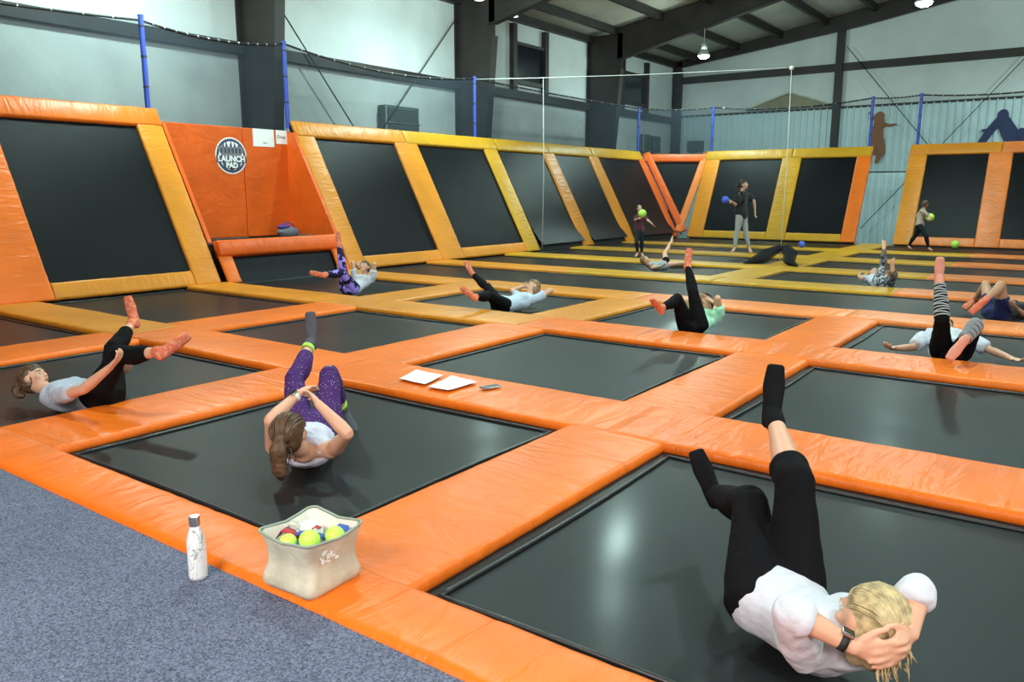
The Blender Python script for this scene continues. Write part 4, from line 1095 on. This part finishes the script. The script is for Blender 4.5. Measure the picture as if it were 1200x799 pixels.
# loose balls on the court
ball('toy_ball', (-6.55, 22.6, .155), .09, 'blueball', 'blue ball lying on the yellow pads right of the bunched net')
ball('toy_ball', (-3.18, 25.55, .13), .11, 'lime', 'lime ball lying at the foot of the orange end frame')

# ================================================================== PEOPLE
SK = mk('skin_fair', (0.66, 0.36, 0.24), rough=0.5, var=(6, 0.08)); SK.node_tree.nodes['Principled BSDF'].inputs['Subsurface Weight'].default_value = 0.08
SK2 = mk('skin_tan', (0.50, 0.26, 0.16), rough=0.5, var=(6, 0.08))
def cloth(name, c, rough=.85, **k):
    return mk(name, c, rough=rough, spec=.2, bump=(14, .55, .02), sheen=.15, **k)
def soft(name, c): return mk(name, c, rough=.85, spec=.10, bump=(9, .4, .01))
def hairm(name, c): return mk(name, c, rough=.45, spec=.4, var=(30, .45), bump=(60, .6, .004), scale3=(1, 1, .25))
HB = hairm('hair_blonde', (0.50, 0.39, 0.21)); HBR = hairm('hair_brown', (0.10, 0.055, 0.03)); HD = hairm('hair_dark', (0.035, 0.022, 0.016)); HL = hairm('hair_light_brown', (0.22, 0.13, 0.065))
BLK = soft('black_legging', (0.006, 0.0055, 0.007))
CORAL = pattern(soft('coral_sock', (0.75, 0.14, 0.07)), 'noise', (0.66, 0.16, 0.09), (0.72, 0.30, 0.19), 40, .5, .1)
def orth(a, b):
    r = a - b * a.dot(b)
    return r.normalized() if r.length > 1e-5 else b.orthogonal().normalized()
def loft(bm, st, seg=16):
    """st: list of (centre, tangent or None, side, a, b); closed with rounded ends"""
    n = len(st)
    cs = [s[0] for s in st]
    rings = []
    def ring(c, t, side, a, b):
        u = orth(side, t); w = t.cross(u)
        return [bm.verts.new(c + u * math.cos(2 * PI * k / seg) * a + w * math.sin(2 * PI * k / seg) * b) for k in range(seg)]
    for i, (c, t, side, a, b) in enumerate(st):
        if t is None: t = (cs[min(i + 1, n - 1)] - cs[max(i - 1, 0)])
        t = t.normalized()
        if i == 0:
            for f in (.35, .75, .95):
                k = math.sqrt(1 - (1 - f) ** 2) if f < 1 else 1
                rings.append(ring(c - t * min(a, b) * (1 - f) * .8, t, side, a * k, b * k))
        rings.append(ring(c, t, side, a, b))
        if i == n - 1:
            for f in (.95, .75, .35):
                k = math.sqrt(1 - (1 - f) ** 2)
                rings.append(ring(c + t * min(a, b) * (1 - f) * .8, t, side, a * k, b * k))
    for p, q in zip(rings, rings[1:]):
        for k in range(seg): bm.faces.new((p[k], p[(k + 1) % seg], q[(k + 1) % seg], q[k]))
    bm.faces.new(rings[0][::-1]); bm.faces.new(rings[-1])
def ellipsoid(bm, c, ax, ay, az, seg=16):
    m = Matrix(((ax.x, ay.x, az.x, c.x), (ax.y, ay.y, az.y, c.y), (ax.z, ay.z, az.z, c.z), (0, 0, 0, 1)))
    bmesh.ops.create_uvsphere(bm, u_segments=seg, v_segments=10, radius=1, matrix=m)
def skinned(name, bm, vox, mat, parent, smooth=3, disp=None, label=None):
    me = bpy.data.meshes.new('build')
    bmesh.ops.recalc_face_normals(bm, faces=bm.faces)
    bm.to_mesh(me); bm.free()
    o = bpy.data.objects.new('build', me); COL.objects.link(o)
    r = o.modifiers.new('r', 'REMESH'); r.mode = 'VOXEL'; r.voxel_size = vox
    if smooth:
        s = o.modifiers.new('s', 'SMOOTH'); s.factor = .5; s.iterations = smooth
    dg = bpy.context.evaluated_depsgraph_get()
    res = bpy.data.meshes.new_from_object(o.evaluated_get(dg))
    bpy.data.objects.remove(o); bpy.data.meshes.remove(me)
    res.name = name
    for p in res.polygons: p.use_smooth = True
    if disp:
        a, sc = disp
        ns = [v.normal.copy() for v in res.vertices]
        for v, nn in zip(res.vertices, ns):
            v.co += nn * a * (noise.noise(v.co * sc) + .5 * noise.noise(v.co * sc * 2.3 + V((5, 1, 2))))
    res.materials.clear(); res.materials.append(mat)
    c = WM[parent.name].translation.copy()
    res.transform(Matrix.Translation(-c))
    return link(bpy.data.objects.new(name, res), parent, Matrix.Translation(c), label=label)

def cuff_ring(c, t, side, a, b, w, seg=20, th=.002):
    bm = bmesh.new()
    t = t.normalized(); u = orth(side, t); v = t.cross(u)
    rs = []
    for off, e in ((-w / 2, -.004), (-w / 2, th), (w / 2, th), (w / 2, -.004)):
        rs.append([bm.verts.new(c + t * off + u * math.cos(2 * PI * k / seg) * (a + e) + v * math.sin(2 * PI * k / seg) * (b + e)) for k in range(seg)])
    for p, q in zip(rs, rs[1:] + rs[:1]):
        for k in range(seg): bm.faces.new((p[k], p[(k + 1) % seg], q[(k + 1) % seg], q[k]))
    return bm

def make_person(J, label, vox=.009, skin=None, hair=None, style='pony', shirt=None, sleeve=.55, shirt_extra=.012, shirt_low=-.02, pants=None, pants_to=.6, pants_extra=.008,
                socks=None, sock_band=None, watch=None, far=False, strands=0, tank=False, male=False, pants_waist=None):
    J = {k: (V(v) if isinstance(v, (list, tuple)) else v) for k, v in J.items()}
    k = J['h'] / 1.65
    skin = skin or SK
    pel, neck, left, front = J['pel'], J['neck'], J['left'].normalized(), J['front'].normalized()
    sp = (neck - pel).normalized()
    root = thing('person', V((pel.x, pel.y, 0 if pel.z < .5 else min(J['toL'].z, J['toR'].z))), label, 'person')
    LL = (neck - pel).length
    def spine(t):
        bow = -front * .025 * k * math.sin(PI * max(0, min(1, t)))
        return pel + sp * LL * t + bow
    waist = .14 if male else .125
    TS = [(-.22, .085, .075), (-.12, .145, .105), (0, .168, .118), (.12, .165, .115), (.30, waist + .01, .098), (.45, waist, .095), (.62, .140, .105), (.78, .152, .108), (.90, .150, .088), (.98, .10, .066), (1.03, .06, .056)]
    def torso(bm, t0, t1, e=0):
        st = [(spine(t), sp, left, (a + e) * k, (b + e) * k) for t, a, b in TS if t0 - 1e-6 <= t <= t1 + 1e-6]
        loft(bm, st, 20)
    hd, face = J['head'], J['face'].normalized()
    hu = orth(hd - neck, face); hl = hu.cross(face)
    def hp(l, u, f): return hd + (hl * l + hu * u + face * f) * k
    b = bmesh.new()
    torso(b, -.3, 1.1)
    if not male:
        for s in (-1, 1): ellipsoid(b, spine(.70) + (left * s * .07 + front * .062) * k, left * .062 * k, sp * .065 * k, front * .055 * k)
    loft(b, [(neck - sp * .05 * k, None, left, .062 * k, .058 * k), (neck.lerp(hp(0, -.05, -.02), .5), None, left, .052 * k, .052 * k), (hp(0, -.04, -.02), None, left, .055 * k, .056 * k)])
    E = lambda l, u, f, rl, ru, rf: ellipsoid(b, hp(l, u, f), hl * rl * k, hu * ru * k, face * rf * k)
    E(0, .012, -.012, .073, .098, .090)
    E(0, -.040, .026, .056, .066, .060)
    E(0, -.092, .060, .024, .018, .022)
    E(0, .028, .066, .050, .014, .018)
    for s in (-1, 1):
        E(s * .040, -.022, .060, .020, .018, .018)
        E(s * .076, -.008, -.008, .007, .031, .018)
    loft(b, [(hp(0, .018, .078), None, hl, .008 * k, .008 * k), (hp(0, -.012, .094), None, hl, .011 * k, .011 * k), (hp(0, -.026, .100), None, hl, .015 * k, .010 * k)], 10)
    E(0, -.056, .078, .024, .010, .012)
    arms, legs = {}, {}
    for sd in 'LR':
        sg = 1 if sd == 'L' else -1
        sh = J['sh' + sd]
        if 'el' + sd in J:
            el, wr, ha = J['el' + sd], J['wr' + sd], J['ha' + sd]
            hinge = (el - sh).cross(wr - el); hinge = hinge.normalized() if hinge.length > 1e-4 else left
            ua = (el - sh); fa = (wr - el)
            loft(b, [(neck.lerp(sh, .45) - sp * .02 * k, None, front, .05 * k, .055 * k), (sh - left * sg * .012 * k, None, front, .056 * k, .052 * k), (sh + ua * .12, ua, hinge, .052 * k, .050 * k), (sh + ua * .4, ua, hinge, .046 * k, .045 * k), (sh + ua * .75, ua, hinge, .038 * k, .038 * k), (el, None, hinge, .036 * k, .036 * k)], 14)
            loft(b, [(el, None, hinge, .036 * k, .036 * k), (el + fa * .25, fa, hinge, .040 * k, .037 * k), (el + fa * .6, fa, hinge, .033 * k, .030 * k), (wr - fa * .03, fa, hinge, .027 * k, .021 * k), (wr + fa * .04, fa, hinge, .026 * k, .019 * k)], 14)
            hdv = (ha - wr); HLn = hdv.length; d = hdv.normalized()
            HLn = max(HLn, .14 * k)
            tow = (hd - ha)
            pn = orth(tow, d) if tow.length < .45 else orth(front, d)      # palm normal
            ps = d.cross(pn)
            tip_s = 1.0
            loft(b, [(wr, d, ps, .026 * k, .019 * k), (wr + d * .03 * k, d, ps, .036 * k, .018 * k), (wr + d * .075 * k, d, ps, .042 * k, .015 * k), (wr + d * .092 * k, d, ps, .038 * k, .012 * k)], 12)
            fr_ = .0088 if not far else .011
            for q, (off, ln) in enumerate(((-.031, .058), (-.0105, .072), (.0105, .078), (.031, .068))):
                b0 = wr + (d * .085 + ps * off) * k
                c1 = b0 + (d * ln * .45 + pn * .006 + ps * off * .12) * k
                c2 = c1 + (d * ln * .35 + pn * .016) * k
                c3 = c2 + (d * ln * .18 + pn * .020) * k
                loft(b, [(b0, None, ps, fr_ * 1.05 * k, fr_ * k), (c1, None, ps, fr_ * k, fr_ * .95 * k), (c2, None, ps, fr_ * .93 * k, fr_ * .9 * k), (c3, None, ps, fr_ * .8 * k, fr_ * .75 * k)], 8)
            th = 1 if sd == 'L' else -1
            t0 = wr + (d * .022 + ps * .028 * th) * k
            t1 = t0 + (d * .030 + ps * .026 * th + pn * .008) * k
            t2 = t1 + (d * .030 + ps * .008 * th + pn * .012) * k
            loft(b, [(t0, None, pn, .014 * k, .013 * k), (t1, None, pn, .0115 * k, .011 * k), (t2, None, pn, .009 * k, .009 * k)], 8)
            arms[sd] = (sh, el, wr, ha, hinge)
        kn, an, to = J['kn' + sd], J['an' + sd], J['to' + sd]
        hpj = pel + left * sg * .085 * k
        th_ = kn - hpj; sn = an - kn
        hin = left
        bk_ = orth(hpj - kn, sn.normalized()) if (hpj - kn).normalized().cross(sn.normalized()).length > .25 else -orth(front, sn.normalized())
        LEG = [(0.0, .092, .096), (.2, .088, .090), (.5, .074, .076), (.8, .060, .062), (.97, .054, .056)]
        SH = [(.04, .052, .056, 0), (.22, .054, .058, .012), (.38, .053, .056, .014), (.62, .042, .044, .006), (.85, .033, .035, 0), (1.0, .032, .036, 0)]
        def thigh(bm, e=0, t1=1.0, hpj=hpj, th_=th_, hin=hin, kn=kn):
            loft(bm, [(hpj + th_ * t, th_, hin, (a + e) * k, (c + e) * k) for t, a, c in LEG if t <= t1] + ([(kn, None, hin, (.052 + e) * k, (.056 + e) * k)] if t1 >= 1 else []), 18)
        def shin(bm, t0, t1, e=0, kn=kn, sn=sn, bk_=bk_, hin=hin):
            ts = [s for s in SH if t0 < s[0] < t1]
            def at(t):
                for s0, s1 in zip(SH, SH[1:]):
                    if s0[0] <= t <= s1[0]:
                        f = (t - s0[0]) / (s1[0] - s0[0]); return (t,) + tuple(s0[i] + (s1[i] - s0[i]) * f for i in (1, 2, 3))
                return (t,) + (SH[0] if t < .5 else SH[-1])[1:]
            st = [at(t0)] + ts + [at(t1)]
            loft(bm, [(kn + sn * t + bk_ * o * k, sn, hin, (a + e) * k, (c + e) * k) for t, a, c, o in st], 18)
        thigh(b); shin(b, 0, 1.0)
        ellipsoid(b, kn - bk_ * .012 * k, left * .046 * k, orth(sn, left) * .05 * k, orth(bk_, left) * .045 * k)
        s = sn.normalized(); fdir = (to - an).normalized()
        sole = orth(s, fdir) if s.cross(fdir).length > .3 else orth(-bk_, fdir) * (-1 if False else 1)
        if s.cross(fdir).length <= .3: sole = orth(bk_, fdir)
        fs = fdir.cross(sole)
        def foot(bm, e=0, toes=True, an=an, to=to, fdir=fdir, sole=sole, fs=fs):
            st = [(an - fdir * .035 * k + sole * .025 * k, fdir, fs, (.030 + e) * k, (.034 + e) * k), (an + fdir * .005 * k + sole * .024 * k, fdir, fs, (.034 + e) * k, (.038 + e) * k),
                  (an + fdir * .06 * k + sole * .026 * k, fdir, fs, (.036 + e) * k, (.029 + e) * k), (an + fdir * .12 * k + sole * .034 * k, fdir, fs, (.043 + e) * k, (.019 + e) * k),
                  (an + fdir * (.165 if toes else .203) * k + sole * .038 * k, fdir, fs, ((.038 if toes else .033) + e) * k, (.013 + e) * k)]
            loft(bm, st, 14)
            ellipsoid(bm, an + (sole * .034 - fdir * .022) * k, fs * (.029 + e) * k, sole * (.028 + e) * k, fdir * (.034 + e) * k)
            if toes:
                for q in range(5):
                    off = (-.032 + q * .0155) * (1 if sd == 'L' else -1)
                    ln = .198 - .012 * (4 - q if sd == 'L' else 4 - q)
                    r = .0125 if q == 4 else .009
                    p = an + (fdir * .165 + sole * .038 + fs * off) * k
                    loft(bm, [(p, None, fs, (r + e) * k, (r + e) * k), (an + (fdir * ln + sole * .040 + fs * off * 1.05) * k, None, fs, (r + e) * k, (r * .9 + e) * k)], 8)
        foot(b, 0, not socks)
        loft(b, [(an - s * .04 * k, None, hin, .034 * k, .038 * k), (an + sole * .02 * k, None, hin, .034 * k, .036 * k)], 14)
        legs[sd] = (thigh, shin, foot, hpj, kn, an, to, s, fdir, hin)
    skinned('body', b, vox, skin, root)
    # shirt
    if shirt:
        b = bmesh.new()
        top = .985 if not tank else .93
        st = [(spine(t), sp, left, (a + shirt_extra) * k, (c + shirt_extra) * k) for t, a, c in TS if shirt_low <= t <= .985]
        if shirt_low < -.02: pass
        if tank: st = [q for q, (t, a, c) in zip(st, [x for x in TS if shirt_low <= x[0] <= .985]) if t < .93]
        loft(b, st, 24)
        if not male:
            for s in (-1, 1): ellipsoid(b, spine(.70) + (left * s * .07 + front * .062) * k, left * (.062 + shirt_extra) * k, sp * (.068 + shirt_extra) * k, front * (.053 + shirt_extra) * k)
        for sd in arms:
            sg = 1 if sd == 'L' else -1
            sh, el, wr, ha, hinge = arms[sd]; ua = el - sh
            e = shirt_extra
            if tank:
                loft(b, [(spine(.80) + left * sg * .075 * k + front * .06 * k, None, left, .022 * k, .05 * k), (spine(1.0) + left * sg * .085 * k, None, left, .020 * k, .03 * k), (spine(.80) + left * sg * .075 * k - front * .06 * k, None, left, .022 * k, .04 * k)], 10)
                continue
            pts = [(neck.lerp(sh, .42) - sp * .03 * k, None, front, (.052 + e) * k, (.056 + e) * k), (sh - left * sg * .012 * k, None, front, (.058 + e) * k, (.054 + e) * k)]
            n_ = 4
            for q in range(1, n_ + 1):
                t = min(1, sleeve) * q / n_
                r = .052 - .014 * t + e * (1 + (.8 if sleeve <= 1 else .1) * t)
                pts.append((sh + ua * t, ua, hinge, r * k, r * k))
            loft(b, pts, 16)
            if sleeve > 1:
                fa = wr - el; t = sleeve - 1
                loft(b, [(el - ua * .06, None, hinge, (.038 + e) * k, (.038 + e) * k), (el + fa * .08, None, hinge, (.040 + e) * k, (.040 + e) * k), (el + fa * t, fa, hinge, (.044 + e) * k, (.040 + e) * k)], 16)
        skinned('shirt', b, vox * 1.05, shirt, root, disp=(.007 if not far else .004, 11), label=None)
    if pants:
        b = bmesh.new()
        torso(b, -.3, .01 if pants_waist is None else pants_waist, min(pants_extra, .007))
        for sd in legs:
            pt = pants_to[sd] if isinstance(pants_to, dict) else pants_to
            legs[sd][0](b, pants_extra, 1.0 if pt > 0 else .6)
            if pt > 0: legs[sd][1](b, 0, pt, pants_extra + (.004 if pt < .7 else 0))
        skinned('leggings' if isinstance(pants_to, dict) or pants_to > 0 else 'shorts', b, vox * 1.05, pants, root, disp=(.004, 13))
    if socks:
        for sd in legs:
            b = bmesh.new()
            legs[sd][2](b, .005, False)
            if not far: legs[sd][1](b, .84, .99, .005)
            th, shf, ft, hpj, kn, an, to, s, fdir, hin = legs[sd]
            loft(b, [(an - s * .05 * k, None, hin, .040 * k, .044 * k), (an + s * .02 * k, None, hin, .040 * k, .042 * k)], 14)
            so = skinned('sock', b, vox, socks, root)
            if sock_band:
                c0 = an - s * .075 * k
                bb = cuff_ring(c0, s, hin, .042 * k, .046 * k, .03)
                obj('sock_cuff', bb, sock_band, parent=so)
    # hair
    if hair:
        b = bmesh.new()
        EH = lambda l, u, f, rl, ru, rf: ellipsoid(b, hp(l, u, f), hl * rl * k * (.93 if strands > 100 else 1), hu * ru * k * (.95 if strands > 100 else 1), face * rf * k * (.95 if strands > 100 else 1))
        EH(0, .020, -.030, .082, .103, .094)
        EH(0, -.02, -.045, .074, .080, .075)
        if style in ('pony', 'bob', 'bun'): EH(0, .055, .010, .066, .055, .062)
        if style == 'pony':
            c = hp(0, .03, -.12); g1 = c + (face * -.05 - hu * .05) * k; g2 = g1 + V((0, 0, -.07 * k)) - hu * .07 * k; g3 = g2 - hu * .10 * k - V((0, 0, .02))
            for g in (g1, g2, g3): g.z = max(g.z, .05)
            loft(b, [(c, None, hl, .032 * k, .030 * k), (g1, None, hl, .046 * k, .040 * k), (g2, None, hl, .044 * k, .032 * k), (g3, None, hl, .012 * k, .010 * k)], 12)
        if style == 'bun':
            EH(0, .03, -.125, .042, .042, .036)
        if style == 'bob':
            for s in (-1, 1): EH(s * .055, -.06, -.035, .028, .070, .050)
            EH(0, -.075, -.075, .070, .055, .035)
        hr = skinned('hair', b, vox * .8, hair, root, disp=(.003 if strands else .006, 40) if not far else None)
        if strands:
            b = bmesh.new()
            rnd = random.Random(3)
            for q in range(strands):
                a0 = rnd.uniform(-1.55, 1.55)
                pts = []
                r_ = rnd.uniform(.99, 1.04) if strands > 100 else rnd.uniform(1.0, 1.06)
                for m_ in range(8):
                    e = .70 - m_ * .36 + rnd.uniform(-.02, .02)
                    th = a0 * (1 - .35 * m_ / 7) + rnd.uniform(-.04, .04)
                    l_ = math.sin(th) * math.cos(e * .5) * .085 * r_
                    f_ = -.030 + (math.sin(e) * .096 * math.cos(th * .5)) * r_ if e > 0 else -.030 + math.sin(e) * .098 * r_
                    u_ = .020 + math.cos(e) * .107 * math.cos(th * .9) * r_
                    pts.append(hp(l_, u_, f_))
                rr0 = rnd.uniform(.0022, .0042) * k
                tube(b, pts, [rr0 * .6] + [rr0] * 6 + [rr0 * .5], 5)
            for q in range(strands // 4 if style != 'cap' else 0):      # loose ends at the nape
                st_ = hp(rnd.uniform(-.07, .07), rnd.uniform(-.1, -.02), -.11)
                d_ = (-hu * rnd.uniform(.02, .06) - face * rnd.uniform(0, .03) + hl * rnd.uniform(-.03, .03)) * k
                tube(b, [st_, st_ + d_ * .5 + hl * rnd.uniform(-.008, .008), st_ + d_], [.004 * k, .003 * k, .001], 5)
            ho = obj('hair_strands', b, hair, parent=hr)
    # face features
    if not far:
        eb = mk('eye_white', (.55, .53, .50), rough=.3) if 'eye_white' not in bpy.data.materials else bpy.data.materials['eye_white']
        ir = M['phone']
        for s in (-1, 1):
            b = bmesh.new(); bmesh.ops.create_uvsphere(b, u_segments=12, v_segments=8, radius=.0105 * k, matrix=Matrix.Translation(hp(s * .031, .002, .0700)))
            ey = obj('eye', b, eb, parent=root)
            b = bmesh.new(); bmesh.ops.create_uvsphere(b, u_segments=10, v_segments=6, radius=.0062 * k, matrix=Matrix.Translation(hp(s * .031, .002, .0765)))
            obj('iris', b, ir, parent=ey)
            b = bmesh.new(); tube(b, [hp(s * .016, .022, .088), hp(s * .034, .027, .083), hp(s * .050, .020, .070)], [.0022 * k, .003 * k, .0015 * k], 6)
            obj('eyebrow', b, hair or HD, parent=root)
        lipm = bpy.data.materials.get('lips') or mk('lips', (.50, .16, .13), rough=.4)
        b = bmesh.new(); ellipsoid(b, hp(0, -.054, .089), hl * .019 * k, hu * .0035 * k, face * .004 * k); ellipsoid(b, hp(0, -.061, .087), hl * .016 * k, hu * .0035 * k, face * .004 * k)
        obj('lips', b, lipm, parent=root)
    if watch:
        sd, band, facem, up_ = watch
        sh, el, wr, ha, hinge = arms[sd]; fa = (wr - el).normalized()
        c = wr - fa * .03 * k
        b = cuff_ring(c, fa, hinge, .030 * k, .025 * k, .022)
        wo = obj('watch_band', b, band, parent=root)
        u = orth(V(up_), fa)
        WW = frame(c + u * .027 * k, fa, u.cross(fa), u)
        obj('watch_case', BX(-.019, .019, -.017, .017, -.004, .008, bev=.003), M['silver'], parent=wo, W=WW, angle=40)
        obj('watch_face', BX(-.016, .016, -.014, .014, .0075, .0092), facem, parent=wo, W=WW, smooth=False)
    return root, legs, arms, hp
WHITE = cloth('white_cotton', (0.60, 0.60, 0.68)); GREYT = cloth('grey_marl', (0.40, 0.44, 0.54)); PALEBLUE = cloth('pale_blue_cotton', (0.50, 0.58, 0.72)); MINT = cloth('mint_cotton', (0.45, 0.86, 0.62))
LAV = cloth('pale_lavender_tank', (0.66, 0.64, 0.78)); MAROON = cloth('maroon_cotton', (0.10, 0.015, 0.03)); TBLACK = cloth('black_cotton', (0.012, 0.012, 0.014)); BEIGE = cloth('beige_cotton', (0.40, 0.30, 0.25)); GREYD = cloth('grey_shirt', (0.30, 0.31, 0.33))
PURPLE = pattern(soft('purple_speckled_legging', (0.075, 0.03, 0.14)), 'dots', (0.60, 0.50, 0.75), (0.065, 0.025, 0.13), 70, .13, .06)
PATCH = pattern(soft('bright_patched_legging', (0.08, 0.05, 0.4)), 'noise', (0.02, 0.015, 0.05), (0.35, 0.25, 0.85), 9, .50, .04)
CAMO = pattern(soft('grey_patterned_legging', (0.2, 0.2, 0.22)), 'noise', (0.05, 0.05, 0.06), (0.42, 0.42, 0.45), 26, .47, .06)
NAVY = cloth('navy_shorts', (0.010, 0.014, 0.07)); LIGHTLEG = soft('light_grey_legging', (0.42, 0.42, 0.42)); DKTROU = soft('dark_track_trousers', (0.02, 0.025, 0.03))
BLKS = soft('black_sock', (0.008, 0.008, 0.010)); GRYS = soft('grey_sock', (0.10, 0.10, 0.12)); LIMEB = mk('lime_band', (0.45, 0.80, 0.08), rough=.6)
WBAND = mk('white_band', (.75, .75, .75), rough=.5)
r1_ = make_person(PEOPLE['p1'], 'blonde woman in white T-shirt and black capris lying nearest, hands behind head, one leg raised', vox=.006, hair=HB, style='bob', strands=190, shirt=WHITE, sleeve=1.20, shirt_extra=.015,
            shirt_low=-.0, pants=BLK, pants_to={'L': .93, 'R': .22}, pants_extra=.016, socks=BLKS, watch=('L', M['black'], M['phone'], (0, 0, 1)))
make_person(PEOPLE['p2'], 'woman in pale tank top and purple speckled leggings curling up, clasped hands raised', vox=.007, hair=HBR, style='pony', strands=90, shirt=LAV, tank=True, shirt_extra=.008, shirt_low=.30, pants_waist=.31,
            pants=PURPLE, pants_to=.62, socks=GRYS, sock_band=LIMEB, watch=('L', WBAND, M['phone'], (0, -.3, 1)))
make_person(PEOPLE['p3'], 'ponytailed woman in grey T-shirt at the far left reaching for her raised leg', vox=.008, hair=HBR, style='pony', shirt=GREYT, sleeve=.45, pants=BLK, pants_to=.62, socks=CORAL)
make_person(PEOPLE['p4'], 'woman in white T-shirt and bright patched leggings lying below the logo wall', vox=.010, hair=HBR, style='bun', shirt=WHITE, sleeve=.5, pants=PATCH, pants_to=.75, socks=CORAL)
make_person(PEOPLE['p5'], 'woman in pale blue T-shirt lying beyond the papers, hands behind head', vox=.010, hair=HL, style='bob', shirt=PALEBLUE, sleeve=.5, pants=BLK, pants_to=.85, socks=CORAL)
make_person(PEOPLE['p6'], 'woman in mint green T-shirt with one black-clad leg straight up', vox=.010, hair=HD, style='bun', shirt=MINT, sleeve=.5, pants=BLK, pants_to=.9, socks=CORAL)
make_person(PEOPLE['p7'], 'child in grey shirt and black shorts lying far off behind the mint shirt', vox=.012, hair=HL, style='short', shirt=GREYD, sleeve=.6, pants=BLK, pants_to=0, far=True, male=True)
make_person(PEOPLE['p8'], 'child in maroon shirt standing on a far lane with a lime ball', vox=.013, hair=HD, style='short', shirt=MAROON, sleeve=.9, pants=DKTROU, pants_to=.9, far=True, male=True, shirt_extra=.018)
make_person(PEOPLE['p9'], 'woman in black T-shirt and light leggings standing near the end wall, blue ball in hand', vox=.013, hair=HD, style='pony', shirt=TBLACK, sleeve=.7, shirt_low=-.15, pants=LIGHTLEG, pants_to=.9, far=True, shirt_extra=.03)
make_person(PEOPLE['p10'], 'child in beige shirt and dark trousers running with a lime ball by the end wall', vox=.013, hair=HBR, style='short', shirt=BEIGE, sleeve=.9, pants=DKTROU, pants_to=.95, far=True, male=True, skin=SK2)
make_person(PEOPLE['p11'], 'person in grey patterned leggings lying behind a pad row, both feet up', vox=.012, hair=HBR, style='short', shirt=WHITE, pants=CAMO, pants_to=.9, far=True)
r12, legs12, arms12, _ = make_person(PEOPLE['p12'], 'person in white shirt lying arms spread, striped black legging raised straight up', vox=.009, hair=HBR, style='pony', shirt=WHITE, sleeve=.75, shirt_extra=.02, pants=BLK, pants_to=.9, socks=mk('pink_bare_foot', (0.72, 0.27, 0.19), rough=.6))
make_person(PEOPLE['p13'], 'person in navy shorts at the right edge with both knees bent up', vox=.010, hair=HD, style='short', shirt=TBLACK, pants=NAVY, pants_to=0, pants_extra=.016, male=True, skin=SK2, socks=CORAL)
# woven stripes round the shins of the striped leggings
STR = soft('pale_stripe', (0.36, 0.36, 0.38))
for sd in legs12:
    th, shf, ft, hpj, kn, an, to, s, fdir, hin = legs12[sd]
    for q in range(13):
        t = .06 + .066 * q
        c = kn.lerp(an, t)
        r = .0675 - .022 * max(0, t - .25) / .75
        w = (an - kn).normalized()
        tilt = (hin * .15 * math.sin(q * 2.1) + w).normalized()
        obj('stripe_band', cuff_ring(c, tilt, hin, r, r * 1.05, .012), STR, parent=r12)
# balls held
ball('toy_ball', V(PEOPLE['p9']['haR']) + V((-.05, -.06, .02)), .095, 'blueball', 'blue ball held out by the standing woman in black')
ball('toy_ball', V(PEOPLE['p8']['haR']) + V((.03, -.03, .08)), .10, 'lime', 'lime ball held up by the child in maroon')
ball('toy_ball', V(PEOPLE['p10']['haR']).lerp(V(PEOPLE['p10']['haL']), .3) + V((.06, .02, .03)), .11, 'lime', 'lime ball carried by the running child')
# white side stripe of the running child's trousers and a chest print on the black T-shirt are parts of those figures
